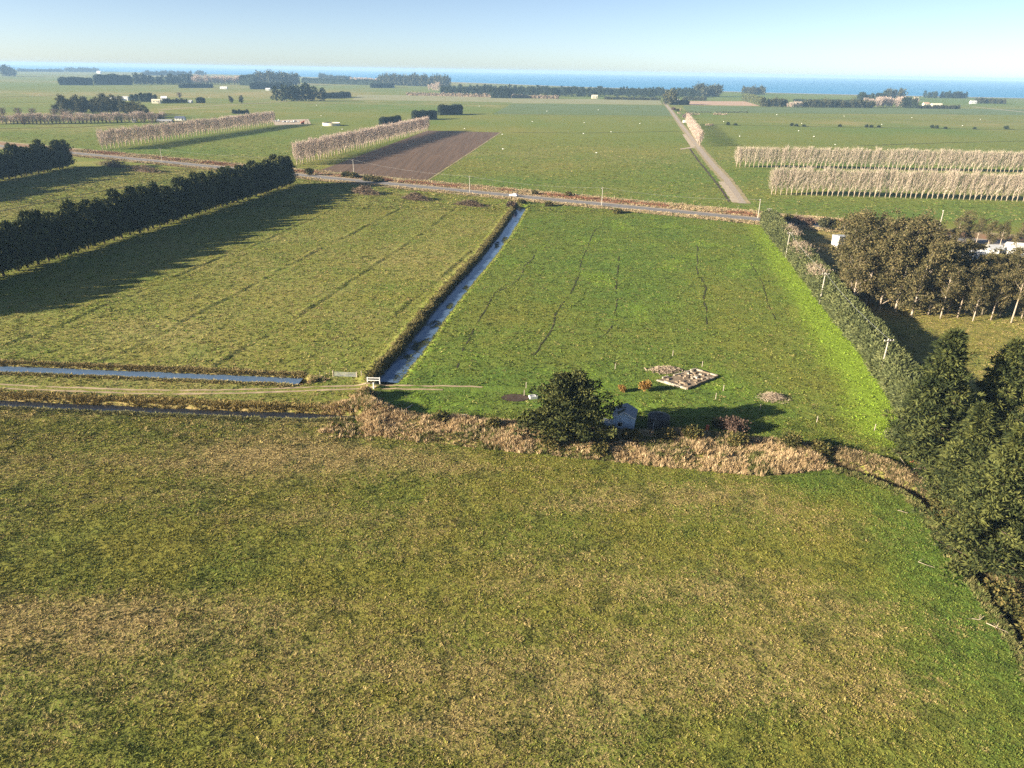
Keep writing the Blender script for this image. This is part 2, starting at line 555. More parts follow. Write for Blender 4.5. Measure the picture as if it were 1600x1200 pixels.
def height(X, Y):
    h = 0.10 * (fbm(X, Y, 9, 3, 1) - 0.5) + 0.16 * (fbm(X, Y, 1.7, 2, 4) - 0.5)
    fade = smooth(360, 300, Y)
    h = h * fade
    for r in RIDGES:
        d, s, a = pdist(X, Y, r)
        d = d * s + 1.6 * (fbm(X, Y, 14, 2, 9) - 0.5)
        h = h + 0.24 * np.exp(-(d / 0.8) ** 2) * smooth(0.30, 0.60, fbm(X, Y, 7, 2, 3)) - 0.10 * np.exp(-((d + 1.4) / 0.7) ** 2)
    for line, hw, dep in ((DITCH, 3.3, 1.7), (DITCH_W, 2.7, 1.5), (DITCH_S, 2.4, 1.5), (DITCH_E, 2.0, 1.3)):
        d, s, a = pdist(X, Y, line)
        w = hw * (0.86 + 0.3 * fbm(X, Y, 4, 2, 6))
        h = np.where(d < w * 1.35, np.minimum(h, h * 0.4 - dep * smooth(w * 1.05, w * 0.45, d)), h)
    d, s, a = pdist(X, Y, DITCH)
    h = h + 0.55 * np.exp(-((d - 4.9) / 1.1) ** 2) * (s > 0) * (0.5 + fbm(X, Y, 3, 2, 8))      # spoil bank on the west side
    inr = inpoly(X, Y, REED)
    d, _, _ = pdist(X, Y, np.vstack([REED, REED[:1]]))
    h = h + np.where(inr, 0.9 * smooth(0, 2.5, d) * (0.4 + fbm(X, Y, 4, 2, 9)), 0)
    for (px, py, r, hh) in ((536, 646, 3.6, 1.3), (572, 622, 2.2, 1.6), (585, 645, 4.0, 1.3)):
        c = G(px, py)
        h = h + hh * np.exp(-(((X - c[0]) / r) ** 2 + ((Y - c[1]) / r) ** 2)) * smooth(-.75, -.05, h)
    return h


def masks(X, Y):
    z = np.zeros(np.shape(X))
    near_edge = np.interp(X, NEAR_N[:, 0], NEAR_N[:, 1])
    near = Y < near_edge
    big = fbm(X, Y, 34, 3, 2)
    mid = fbm(X, Y, 9, 3, 5)
    streak = fbm(X * 0.35 + Y * 0.05, Y * 1.5, 14, 3, 7)
    west = (pdist(X, Y, DITCH)[1] > 0) & ~near
    road_side = (X - ROAD_A[0]) * road_n[0] + (Y - ROAD_A[1]) * road_n[1]
    north = road_side > 0
    # near paddock: tired winter pasture, greener against the eastern drain
    dE = pdist(X, Y, DITCH_E)[0]
    g_near = 0.20 + 0.75 * (mid - 0.42) + 0.62 * smooth(20, 3, dE)
    d_near = 0.36 + 0.85 * (big - 0.48) + 1.15 * (streak - 0.48) - 0.55 * smooth(22, 5, dE)
    g_w = 0.44 + 0.7 * (mid - 0.5) + 0.25 * (big - 0.5)
    d_w = 0.37 + 0.5 * (big - 0.5)
    g_e = 0.72 + 0.75 * (big - 0.5) + 0.35 * (mid - 0.5)
    d_e = 0.05 + 0.45 * (mid - 0.5)
    band = fbm(X * 0.22 + Y * 0.03, Y * 1.0, 70, 4, 3)
    g_n = 0.62 + 1.2 * (band - 0.5) + 0.4 * (fbm(X, Y, 25, 2, 8) - 0.5)
    d_n_haze = 0.24 + 0.8 * (fbm(X * 0.3, Y, 150, 4, 6) - 0.5) + 0.12 * smooth(600, 1800, Y)  # dry grass plus extra tan that paints in distance haze
    g = np.where(near, g_near, np.where(north, g_n, np.where(west, g_w, g_e)))
    d = np.where(near, d_near, np.where(north, d_n_haze, np.where(west, d_w, d_e)))
    dh, sh, ah = pdist(X, Y, HEDGE_FOOT)
    inside = (sh < 0) | (dh < 0.5)
    wide = np.interp(Y, [110, 150, 220, 320], [9.5, 9.0, 8.0, 6.0]) * (0.75 + 0.5 * mid)
    lime = np.where(~near & ~north & ~west, smooth(wide * 1.35, wide * 0.45, dh), 0) * (dh < 30)
    lime = lime * np.interp(Y, [108, 116, 250, 330], [0.2, 1.0, 0.75, 0.3])
    lime = lime + 0.30 * np.where(~near & ~north & ~west, smooth(0.56, 0.75, mid) * smooth(0.45, 0.6, big), 0)
    lime = np.where(west & ~north & (Y > 139), 0.06 + 0.15 * (big - 0.5), lime)
    dd, sd, _ = pdist(X, Y, DITCH)
    lime = np.maximum(lime, 0.55 * np.exp(-((dd - 3.6) / 0.8) ** 2) * (sd < 0) * ~near)
    for line, w in ((DITCH, 5.4), (DITCH_W, 4.2), (DITCH_S, 4.4)):
        dl = pdist(X, Y, line)[0]
        d = d + 0.28 * smooth(w, w * 0.6, dl) * (fbm(X, Y, 3, 2, 5) + 0.15)
    dt, st, _ = pdist(X, Y, TRACK)
    rut = np.exp(-((dt - 0.85) / 0.42) ** 2)
    end = smooth(30, -25, X)
    soil = np.clip(0.16 * smooth(2.3, 1.2, dt) * end, 0, 1)
    d = d - 0.05 * smooth(4, 2, dt)
    soil = np.where(near, 0, soil)
    lime = lime * smooth(4, 9, dE)
    inr = inpoly(X, Y, REED)
    g, d, lime = np.where(inr, 0.45, g), np.where(inr, 0.50, d), np.where(inr, 0, lime)
    east = (sh > 0) & (dh > 0.5) & ~north & (Y > 105) & (X > 55)
    g, d, lime = np.where(east, 0.25 + 0.5 * (mid - 0.5), g), np.where(east, 0.52 + 0.5 * (big - 0.5), d), np.where(east, 0, lime)
    return np.clip(g, 0, 1), np.clip(d, -0.3, 1), np.clip(lime, 0, 1), soil


def base_colour(X, Y, rng):
    g, d, l, s = masks(X, Y)
    n = len(X)
    r1, r2, r3 = rng.random(n), rng.random(n), rng.random(n)
    O, GR, T, L, DK, S = (np.array(c) for c in (OLIVE, GREEN, TAN, LIME, DARKG, SOILC))
    f = np.clip(g + (r1 - 0.5) * 0.7, 0, 1)[:, None]
    c = O * (1 - f) + GR * f
    t = np.clip((d + (r2 - 0.5) * 0.75 + 0.7 * (fbm(X, Y, 1.3, 2, 1) - 0.5) - 0.25) / 0.5, 0, 0.85)[:, None]
    c = c * (1 - t) + T * t
    k = (((fbm(X, Y, 2.3, 2, 14) < 0.345) | (r3 < 0.07)) & (l < 0.4))[:, None] * (0.35 + 0.4 * r2[:, None])
    c = c * (1 - k) + DK * k
    lm = np.clip(l + (r1 - 0.5) * 0.7 * (l > 0.05), 0, 1)[:, None]
    c = c * (1 - lm) + L * lm
    return c * (0.85 + 0.35 * r3[:, None]), s


# ------------------------------------------------------------------ ground sheet
def axis(lo, hi, step, far_lo, far_hi, grow=1.22):
    a = list(np.arange(lo, hi + 1e-6, step))
    s = step
    while a[-1] < far_hi:
        s *= grow
        a.append(a[-1] + s)
    s = step
    b = []
    x = lo
    while x > far_lo:
        s *= grow
        x -= s
        b.append(x)
    return np.array(b[::-1] + a)


gx, gy = axis(-135, 135, 0.6, -30000, 30000), axis(42, 345, 0.6, -600, 20000)
GX, GY = np.meshgrid(gx, gy)
nX, nY = len(gx), len(gy)
GH = height(GX.ravel(), GY.ravel())
gv = np.stack([GX.ravel(), GY.ravel(), GH], 1)
ii = (np.arange(nY - 1)[:, None] * nX + np.arange(nX - 1)[None, :]).ravel()
gme = fast_mesh('ground', gv, np.stack([ii, ii + 1, ii + 1 + nX, ii + nX], 1), mats=[M['ground']], smooth_faces=True)
for nm, arr in zip(('green', 'dry', 'lime', 'soil'), masks(GX.ravel(), GY.ravel())):
    gme.attributes.new(nm, 'FLOAT', 'POINT').data.foreach_set('value', np.asarray(arr, np.float32))
tag(link('ground', gme), 'rolling sheet of green and tan pasture reaching to the coast', kind='structure')


def hz(x, y):
    return float(height(np.array([x]), np.array([y]))[0])


def gz(p, dz=0.0):
    return (float(p[0]), float(p[1]), hz(p[0], p[1]) + dz)


def sheet(name, poly, z, mat, label=None):
    V = [(p[0], p[1], z) for p in poly]
    me = bpy.data.meshes.new(name)
    me.from_pydata(V, [], [tuple(range(len(V)))])
    me.update()
    if me.polygons[0].normal.z < 0:
        me.flip_normals()
    me.materials.append(mat)
    return tag(link(name, me), label, kind='structure')


def ribbon(name, pts, width, z, mat, label=None, drape=False, wobble=0.0, step=1.5, gap=0.0):
    p = resample(pts, step)
    t = np.gradient(p, axis=0)
    t /= np.hypot(t[:, 0], t[:, 1])[:, None]
    n = np.stack([-t[:, 1], t[:, 0]], 1)
    w = width / 2 * (1 + wobble * (2 * fbm(p[:, 0], p[:, 1], 3, 2, 11) - 1))
    w2 = width / 2 * (1 + wobble * (2 * fbm(p[:, 0], p[:, 1], 3, 2, 13) - 1))
    if gap:
        gf = smooth(gap, gap + .15, fbm(p[:, 0], p[:, 1], 4, 2, 14)) + .06
        w, w2 = w * gf, w2 * gf
    L, Rr = p + n * w[:, None], p - n * w2[:, None]
    V = np.vstack([np.c_[L, np.full(len(L), z)], np.c_[Rr, np.full(len(L), z)]])
    if drape:
        V[:, 2] += height(V[:, 0], V[:, 1])
    k = len(L)
    i = np.arange(k - 1)
    me = fast_mesh(name, V, np.stack([i + k, i + k + 1, i + 1, i], 1), mats=[mat])
    return tag(link(name, me), label, kind='structure')


# sea and shore
COAST = GL([(-900, 103.5), (-300, 106.5), (0, 109), (200, 112.5), (420, 118.5), (640, 126), (900, 136), (1200, 145.5), (1400, 150), (1600, 154), (2100, 167)])
sheet('sea', list(COAST) + [np.array([30000, COAST[-1][1]]), np.array([30000, 17000]), np.array([-30000, 17000]), np.array([-30000, COAST[0][1]])], 0.6, M['sea'],
      'blue sea beyond the coastal farmland')
ribbon('beach', COAST, 40, 1.0, M['sand'], 'thin pale beach along the sea edge', step=60)

# water in the drains
ribbon('drain_water', DITCH, 6.2, -0.75, M['ditchwater'], 'sky blue water in the straight drain between two fields')
ribbon('drain_water', DITCH_W, 5.0, -0.62, M['ditchwater'], 'deep blue water in the drain above the farm track')
ribbon('drain_water', DITCH_S, 5.2, -0.80, M['darkwater'], 'dark water in the drain below the farm track')
ribbon('drain_water', DITCH_E, 3.0, -0.95, M['darkwater'], 'dark water in the drain under the big pines')

for off in (-.85, .85):
    tp = resample(TRACK, 2.0)
    tt_ = np.gradient(tp, axis=0)
    tt_ = tt_ / np.hypot(tt_[:, 0], tt_[:, 1])[:, None]
    tp = tp + np.stack([-tt_[:, 1], tt_[:, 0]], 1) * off
    tp = tp[tp[:, 0] < G(735 + 40 * off, 606)[0]]
    tp[:, 1] += .35 * (fbm(tp[:, 0], tp[:, 1], 8, 2, 3) - .5)
    ribbon('wheel_rut', tp, .62, .05, M['rut'], 'pale wheel rut of the farm track', drape=True, wobble=.6, step=.8, gap=.20 + .02 * off)
# road
RL0, RL1 = -240, 1400
ribbon('road_verge', [road_pt(RL0, -7.5), road_pt(RL1, -7.5)], 9, 0.05, M['dryverge'], 'dry grass verge along the near side of the road', drape=True, wobble=0.35, step=3)
ribbon('road_bank', [road_pt(RL0, 11.5), road_pt(RL1, 11.5)], 14, 0.07, M['redbank'], 'red brown bank along the far side of the road', drape=True, wobble=0.3, step=3)
ribbon('road_verge', [road_pt(RL0, 20), road_pt(RL1, 20)], 6, 0.10, M['dryverge'], 'tan grass strip along the field fence beyond the road', drape=True, wobble=0.4, step=3)
ribbon('road_shoulder', [road_pt(RL0), road_pt(RL1)], 11.5, 0.14, M['gravelgrey'], 'pale gravel shoulders of the road', drape=True, wobble=0.12, step=3)
ribbon('road', [road_pt(RL0), road_pt(RL1)], 6.6, 0.19, M['asphalt'], 'grey chip seal road crossing the plain', drape=True, step=3)

# cattle tracks worn into the green field
for k, p in enumerate(([(930, 358), (918, 385), (907, 410), (904, 430), (893, 455), (880, 472), (868, 490), (862, 515), (850, 533), (833, 556)],
                       [(967, 400), (966, 425), (962, 450), (965, 465), (960, 490), (955, 510), (948, 522), (937, 527)],
                       [(1089, 382), (1090, 410), (1088, 418), (1093, 432), (1103, 450), (1099, 465), (1104, 485), (1103, 507)],
                       [(838, 390), (832, 405), (820, 415), (815, 430), (800, 446), (772, 458), (752, 495), (735, 525), (720, 555), (713, 575)],
                       [(1172, 410), (1180, 425), (1192, 445), (1198, 470), (1210, 500)],
                       [(400, 370), (0, 0)][:0])):
    if len(p):
        q = GL(p)
        q = resample(q, 1.0)
        q[:, 0] += 0.7 * (fbm(q[:, 0], q[:, 1], 5, 2, 12) - 0.5)
        ribbon('cattle_track', q, 0.36 if k < 4 else 0.25, 0.06, M['trackline'], 'thin dark cattle track winding through the green field', drape=True, wobble=0.7, step=0.5, gap=.27)

# fields beyond the road
PL = [(484, 272), (668, 204), (782, 207), (664, 283)]
sheet('ploughed_field', GL(PL), 0.06, M['soil'], 'dark brown ploughed field beside the bare tree row')
ribbon('field_edge', GL([(664, 285), (783, 206.5)]), 1.3, 0.08, M['dryverge'], 'pale strip along the edge of the ploughed field', wobble=0.4)
sheet('stubble_field', GL([(1074, 158), (1180, 158.5), (1186, 165.5), (1066, 164)]), 0.10, M['tanfield'], 'pinkish tan stubble field near the coast')
sheet('grazed_field', GL([(560, 148), (800, 150), (800, 160), (550, 156)]), 0.08, M['palefield'], 'pale grazed field in front of the far wood')
sheet('grazed_field', GL([(800, 154), (1030, 156), (1036, 164), (800, 161)]), 0.07, M['palefield'], 'pale field strip west of the farm lane')
sheet('green_field', GL([(800, 162), (1037, 165), (1058, 181), (770, 178)]), 0.07, M['greenfield'], 'dark green field west of the farm lane')
sheet('green_field', GL([(1066, 165.5), (1620, 171), (1650, 180), (1075, 176)]), 0.08, M['greenfield'], 'dark green field strip behind the cattle')


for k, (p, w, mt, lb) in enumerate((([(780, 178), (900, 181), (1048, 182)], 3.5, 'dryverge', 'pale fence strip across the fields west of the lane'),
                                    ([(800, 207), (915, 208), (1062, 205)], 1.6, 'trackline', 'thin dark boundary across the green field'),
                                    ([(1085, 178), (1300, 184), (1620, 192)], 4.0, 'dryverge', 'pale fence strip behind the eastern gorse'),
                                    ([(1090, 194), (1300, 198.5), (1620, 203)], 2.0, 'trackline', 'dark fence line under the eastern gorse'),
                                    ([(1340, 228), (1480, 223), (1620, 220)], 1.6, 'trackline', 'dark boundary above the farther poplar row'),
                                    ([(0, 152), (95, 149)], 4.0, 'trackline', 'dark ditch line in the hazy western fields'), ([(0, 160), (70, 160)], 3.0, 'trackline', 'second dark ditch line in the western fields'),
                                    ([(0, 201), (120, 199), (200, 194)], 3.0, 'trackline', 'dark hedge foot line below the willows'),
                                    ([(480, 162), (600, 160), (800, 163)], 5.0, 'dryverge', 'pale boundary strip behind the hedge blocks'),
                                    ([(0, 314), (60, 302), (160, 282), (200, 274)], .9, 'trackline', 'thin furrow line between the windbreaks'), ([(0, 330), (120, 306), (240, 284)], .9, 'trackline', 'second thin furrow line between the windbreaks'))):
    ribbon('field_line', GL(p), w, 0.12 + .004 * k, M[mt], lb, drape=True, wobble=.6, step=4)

# farm lane and its drain
LANE = GL([(1038, 160), (1050, 175), (1064, 195), (1080, 215), (1096, 236), (1114, 258), (1136, 282), (1160, 318)])
ribbon('lane_verge', LANE, 8.5, 0.085, M['dryverge'], 'dry brown verges of the gravel lane', wobble=.3, step=4)
ribbon('farm_lane', LANE, 4.2, 0.10, M['gravelgrey'], 'straight pale gravel lane running toward the sea', wobble=0.15, step=4)
ribbon('lane_drain', GL([(1076, 230), (1090, 250), (1108, 272), (1126, 295), (1140, 316)]), 1.3, 0.09, M['mud'], 'narrow dark drain beside the gravel lane', wobble=0.3, step=4)
sheet('bare_strip', GL([(1066, 210), (1072, 210), (1087, 229), (1080, 231)]), 0.12, M['gravel'], 'pale bare strip beside the lane')
sheet('bare_strip', GL([(1062, 232.5), (1084, 229), (1086, 231), (1064, 234)]), 0.13, M['gravel'], 'pale crossing spur off the lane')
ribbon('bare_strip', GL([(1127, 284), (1136, 296), (1150, 316)]), 3.8, 0.12, M['gravel'], 'heaped tan gravel beside the lane at the road', wobble=.4, step=2)
ribbon('farm_track', GL([(250, 172), (320, 166), (420, 160), (470, 157)]), 5, 0.1, M['gravel'], 'pale farm track behind the bare trees', wobble=0.4, step=8)
ribbon('farm_track', GL([(1520, 167), (1560, 171), (1620, 177)]), 9, 0.1, M['gravel'], 'beige farm track near the coastal farm', wobble=0.3, step=8)
sheet('mud_patch', [G(805 + 22 * math.cos(t), 622 + 6 * math.sin(t)) for t in np.linspace(0, 6.28, 14)[:-1]], 0.11, M['mud'], 'dark mud patch beside the lone pine')


# ------------------------------------------------------------------ grass, reeds, scrub (uncountable)
def tuft_mesh(name, n, spread, lean, w, rng, mat):
    V, F, T = [], [], []
    for k in range(n):
        a = rng.random() * 6.283
        r = spread * math.sqrt(rng.random()) * 0.5
        b = np.array([r * math.cos(a), r * math.sin(a), -0.05])
        a2 = a + rng.normal() * 0.6
        hgt = 0.55 + 0.45 * rng.random()
        tip = b + np.array([lean * math.cos(a2) * rng.random(), lean * math.sin(a2) * rng.random(), hgt])
        s = np.array([-math.sin(a2 + rng.normal() * .5), math.cos(a2), 0]) * w
        o = len(V)
        V += [b - s, b + s, tip]
        F.append((o, o + 1, o + 2))
        t = rng.random()
        T += [t, t, t]
    return fast_mesh(name, np.array(V), np.array(F), T, [mat])


def scatter(name, pts, scl, tcol, protos, label, cat, rng):
    n = len(pts)
    me = bpy.data.meshes.new(name)
    me.vertices.add(n)
    me.vertices.foreach_set('co', np.asarray(pts, np.float32).ravel())
    rot = np.zeros((n, 3), np.float32)
    rot[:, 2] = rng.random(n) * 6.283
    rot[:, :2] = rng.normal(size=(n, 2)) * 0.12
    me.attributes.new('rot', 'FLOAT_VECTOR', 'POINT').data.foreach_set('vector', rot.ravel())
    me.attributes.new('scl', 'FLOAT_VECTOR', 'POINT').data.foreach_set('vector', np.asarray(scl, np.float32).ravel())
    col = np.c_[tcol, np.ones(n)].astype(np.float32)
    me.attributes.new('tcol', 'FLOAT_COLOR', 'POINT').data.foreach_set('color', col.ravel())
    me.attributes.new('idx', 'INT', 'POINT').data.foreach_set('value', rng.integers(0, len(protos), n).astype(np.int32))
    me.materials.append(protos[0].data.materials[0])
    ob = link(name, me)
    ng = bpy.data.node_groups.new(name + '_spread', 'GeometryNodeTree')
    ng.interface.new_socket('Geometry', in_out='INPUT', socket_type='NodeSocketGeometry')
    ng.interface.new_socket('Geometry', in_out='OUTPUT', socket_type='NodeSocketGeometry')
    gi, go = ng.nodes.new('NodeGroupInput'), ng.nodes.new('NodeGroupOutput')
    iop = ng.nodes.new('GeometryNodeInstanceOnPoints')
    jn = ng.nodes.new('GeometryNodeJoinGeometry')
    for p in protos:
        oi = ng.nodes.new('GeometryNodeObjectInfo')
        oi.inputs['Object'].default_value = p
        oi.inputs['As Instance'].default_value = True
        ng.links.new(oi.outputs['Geometry'], jn.inputs[0])

    def na(nm, ty):
        a = ng.nodes.new('GeometryNodeInputNamedAttribute')
        a.data_type = ty
        a.inputs[0].default_value = nm
        return a.outputs[0]
    ng.links.new(gi.outputs[0], iop.inputs['Points'])
    ng.links.new(jn.outputs[0], iop.inputs['Instance'])
    iop.inputs['Pick Instance'].default_value = True
    ng.links.new(na('idx', 'INT'), iop.inputs['Instance Index'])
    ng.links.new(na('rot', 'FLOAT_VECTOR'), iop.inputs['Rotation'])
    ng.links.new(na('scl', 'FLOAT_VECTOR'), iop.inputs['Scale'])
    ng.links.new(iop.outputs[0], go.inputs[0])
    md = ob.modifiers.new('spread', 'NODES')
    md.node_group = ng
    tag(ob, label, cat, kind='stuff')
    return ob


_prng = np.random.default_rng(5)
GRASS = [bpy.data.objects.new('grass_tuft_source', tuft_mesh('grass_tuft', 16, 1.1, 0.75, 0.13, _prng, M['tuft'])) for k in range(4)]
REEDS = [bpy.data.objects.new('reed_tuft_source', tuft_mesh('reed_tuft', 26, 0.7, 0.55, 0.05, _prng, M['tuft'])) for k in range(4)]


def spots(n, x0, x1, y0, y1, rng):
    return rng.random(n) * (x1 - x0) + x0, rng.random(n) * (y1 - y0) + y0


def wet(X, Y):
    m = np.zeros(len(X), bool)
    return height(X, Y) < -0.55


def grass_zone(name, n, y0, y1, pad, smin, smax, hmin, hmax, seed, label):
    rng = np.random.default_rng(seed)
    w = y1 * 0.76 + pad
    X, Y = spots(n, -w, w, y0, y1, rng)
    k = np.abs(X) < Y * 0.76 + pad
    X, Y = X[k], Y[k]
    dh, sh, _ = pdist(X, Y, HEDGE_FOOT)
    side = (X - ROAD_A[0]) * road_n[0] + (Y - ROAD_A[1]) * road_n[1]
    k = ~wet(X, Y) & (side < -5) & ~((sh > 0) & (dh < 6.0) & (Y > 112)) & (pdist(X, Y, TRACK)[0] > 1.5)
    X, Y = X[k], Y[k]
    c, s = base_colour(X, Y, rng)
    clump = fbm(X, Y, 2.2, 2, 10)
    sc = smin + (smax - smin) * rng.random(len(X)) ** 1.5
    hh = (hmin + (hmax - hmin) * rng.random(len(X))) * (0.55 + 0.9 * clump)
    P = np.stack([X, Y, height(X, Y)], 1)
    return scatter(name, P, np.stack([sc, sc, hh], 1), c, GRASS, label, 'grass', rng)


grass_zone('grass', 230000, 44, 122, 18, 0.20, 0.46, 0.06, 0.16, 21, 'short tufted grass of the near paddock')
grass_zone('grass', 230000, 108, 345, 12, 0.40, 0.85, 0.07, 0.22, 22, 'tufted grass of the two middle fields')
grass_zone('grass', 70000, 335, 470, 12, 0.8, 1.5, 0.12, 0.30, 23, 'coarse grass near the road')


def north_grass():
    rng = np.random.default_rng(24)
    X, Y = spots(190000, -560, 560, 330, 820, rng)
    k = rng.random(len(X)) < smooth(840, 360, Y)
    X, Y = X[k], Y[k]
    side = (X - ROAD_A[0]) * road_n[0] + (Y - ROAD_A[1]) * road_n[1]
    k = (side > 24) & (np.abs(X) < Y * .76 + 8) & ~inpoly(X, Y, GL(PL)) & (pdist(X, Y, LANE)[0] > 6)
    X, Y = X[k], Y[k]
    c, _ = base_colour(X, Y, rng)
    sc = .9 + .8 * rng.random(len(X))
    hh = .05 + .12 * rng.random(len(X)) * (0.4 + fbm(X, Y, 6, 2, 4))
    c = c * 1.12
    scatter('grass', np.stack([X, Y, height(X, Y)], 1), np.stack([sc, sc, hh], 1), c, GRASS, 'tufted grass of the fields beyond the road', 'grass', rng)


north_grass()


def reeds():
    rng = np.random.default_rng(31)
    lo, hi = REED.min(0), REED.max(0)
    X, Y = spots(42000, lo[0], hi[0], lo[1], hi[1], rng)
    k = inpoly(X, Y, REED)
    X, Y = X[k], Y[k]
    # mounds of dead rank grass round the end of the southern drain
    for (px, py, r, n) in ((536, 646, 3.4, 260), (572, 624, 2.4, 260), (588, 646, 3.6, 420), (545, 672, 3.5, 220), (505, 641, 2.5, 160), (525, 641, 2.5, 200), (548, 640, 2.5, 200), (480, 592, 2.0, 160), (490, 594, 1.8, 130), (1385, 735, 2.0, 200), (1405, 745, 2.0, 200), (1370, 730, 2.0, 160)):
        c = G(px, py)
        a = rng.normal(size=(n, 2)) * r * 0.6
        X, Y = np.r_[X, c[0] + a[:, 0]], np.r_[Y, c[1] + a[:, 1] * 0.7]
    k = height(X, Y) > -.85
    X, Y = X[k], Y[k]
    pch = fbm(X, Y, 5, 3, 3)
    k = rng.random(len(X)) < smooth(0.30, 0.55, pch) * 0.6 + 0.42
    X, Y, pch = X[k], Y[k], pch[k]
    n = len(X)
    r = rng.random(n)
    straw, brown, grn = np.array((0.59, 0.45, 0.265)), np.array((0.37, 0.255, 0.13)), np.array((0.11, 0.12, 0.035))
    c = straw * r[:, None] + brown * (1 - r[:, None])
    gk = (rng.random(n) < 0.45 * (fbm(X, Y, 7, 2, 12) < 0.44) + 0.08)[:, None]
    c = np.where(gk, grn * (0.7 + 0.6 * r[:, None]), c)
    sc = 0.55 + 0.5 * rng.random(n)
    hh = (0.35 + 0.85 * rng.random(n) ** 1.9) * (0.3 + 1.25 * pch)
    scatter('dry_reeds', np.stack([X, Y, height(X, Y)], 1), np.stack([sc, sc, hh], 1), c, REEDS, 'band of dry straw coloured reeds between the fields', 'reeds', rng)


reeds()


def bank_grass():
    rng = np.random.default_rng(33)
    XS, YS, HS, CS = [], [], [], []
    for line, off, spread, n, h, cols in (
            (DITCH, 3.1, 0.7, 5200, 0.95, ((0.10, 0.095, 0.03), (0.23, 0.19, 0.08))),
            (DITCH, -2.7, 0.45, 2200, 0.35, ((0.22, 0.26, 0.05), (0.26, 0.24, 0.08))),
            (DITCH_W, 2.6, 0.5, 2000, 0.45, ((0.24, 0.20, 0.07), (0.34, 0.26, 0.12))),
            (DITCH_W, -2.6, 0.6, 2200, 0.40, ((0.20, 0.20, 0.06), (0.34, 0.26, 0.12))),
            (DITCH_S, 2.7, 0.8, 2600, 0.55, ((0.22, 0.18, 0.06), (0.36, 0.27, 0.10))),
            (DITCH_S, -2.6, 0.5, 1800, 0.35, ((0.14, 0.15, 0.05), (0.24, 0.21, 0.09))),
            (DITCH_E, -1.9, 0.7, 1200, 0.5, ((0.09, 0.12, 0.03), (0.22, 0.19, 0.08))),
            (DITCH_E, 2.3, 1.2, 3400, 0.8, ((0.12, 0.10, 0.05), (0.28, 0.21, 0.11)))):
        p = resample(line, 0.4)
        t = np.gradient(p, axis=0)
        t /= np.hypot(t[:, 0], t[:, 1])[:, None]
        nrm = np.stack([-t[:, 1], t[:, 0]], 1)
        i = rng.integers(0, len(p), n)
        o = off + rng.normal(size=n) * spread
        XS.append(p[i, 0] + nrm[i, 0] * o + rng.normal(size=n) * .3)
        YS.append(p[i, 1] + nrm[i, 1] * o + rng.normal(size=n) * .3)
        r = rng.random(n)[:, None]
        CS.append(np.array(cols[0]) * (1 - r) + np.array(cols[1]) * r)
        HS.append(h * (0.4 + 0.9 * rng.random(n)) * (0.5 + fbm(XS[-1], YS[-1], 3, 2, 2)))
    X, Y, H, Cc = np.concatenate(XS), np.concatenate(YS), np.concatenate(HS), np.vstack(CS)
    sc = 0.45 + 0.5 * rng.random(len(X))
    scatter('bank_grass', np.stack([X, Y, height(X, Y)], 1), np.stack([sc, sc, H], 1), Cc, REEDS + GRASS[:2], 'rank grass along the drain banks', 'grass', rng)


bank_grass()


def pondweed():
    rng = np.random.default_rng(37)
    p = resample(DITCH, .3)
    i = rng.integers(0, len(p), 9000)
    X, Y = p[i, 0] + rng.normal(size=9000) * 1.1 + .5, p[i, 1] + rng.random(9000)
    k = (fbm(X * 2.2, Y, 7, 3, 2) > .70) | ((Y < 152) & (X - np.interp(Y, DITCH[:, 1], DITCH[:, 0]) > .6) & (rng.random(9000) < .35))
    k &= np.abs(X - np.interp(Y, DITCH[:, 1], DITCH[:, 0])) < 2.2
    X, Y = X[k], Y[k]
    n = len(X)
    r = rng.random(n)[:, None]
    c = np.array((.09, .11, .03)) * r + np.array((.05, .05, .03)) * (1 - r)
    sc = .35 + .4 * rng.random(n)
    scatter('pondweed', np.stack([X, Y, np.full(n, -.76)], 1), np.stack([sc, sc, .04 + .08 * rng.random(n)], 1), c, GRASS, 'patches of weed floating in the straight drain', 'weed', rng)


pondweed()


def verge_grass():
    rng = np.random.default_rng(35)
    n = 30000
    s_ = rng.random(n) * 560 - 60
    o = np.where(rng.random(n) < .36, -5.6 - 6.5 * rng.random(n) ** 1.2, 5.6 + 17 * rng.random(n))
    P = ROAD_A[None] + road_dir[None] * s_[:, None] + road_n[None] * o[:, None]
    X, Y = P[:, 0], P[:, 1]
    pt = fbm(X, Y, 7, 3, 5)
    k = rng.random(n) < smooth(.3, .55, pt) + .15
    X, Y, o, pt = X[k], Y[k], o[k], pt[k]
    n = len(X)
    r = rng.random(n)[:, None]
    c = np.array((.46, .37, .22)) * r + np.array((.29, .21, .12)) * (1 - r)
    red = ((o > 8) & (o < 17) & (fbm(X, Y, 22, 2, 9) > .42))[:, None]
    c = np.where(red, np.array((.25, .125, .075)) * (.7 + .6 * r), c)
    gr = (rng.random(n) < .12)[:, None]
    c = np.where(gr, np.array((.12, .13, .045)), c)
    sc = .7 + .8 * rng.random(n)
    hh = (.25 + .75 * rng.random(n) ** 2) * (.5 + pt)
    scatter('verge_grass', np.stack([X, Y, height(X, Y)], 1), np.stack([sc, sc, hh], 1), c, REEDS + GRASS, 'rank brown grass along both sides of the road', 'grass', rng)


verge_grass()

# ------------------------------------------------------------------ foliage and tree builders
def unit(a):
    return a / np.maximum(np.linalg.norm(a, axis=-1, keepdims=True), 1e-9)


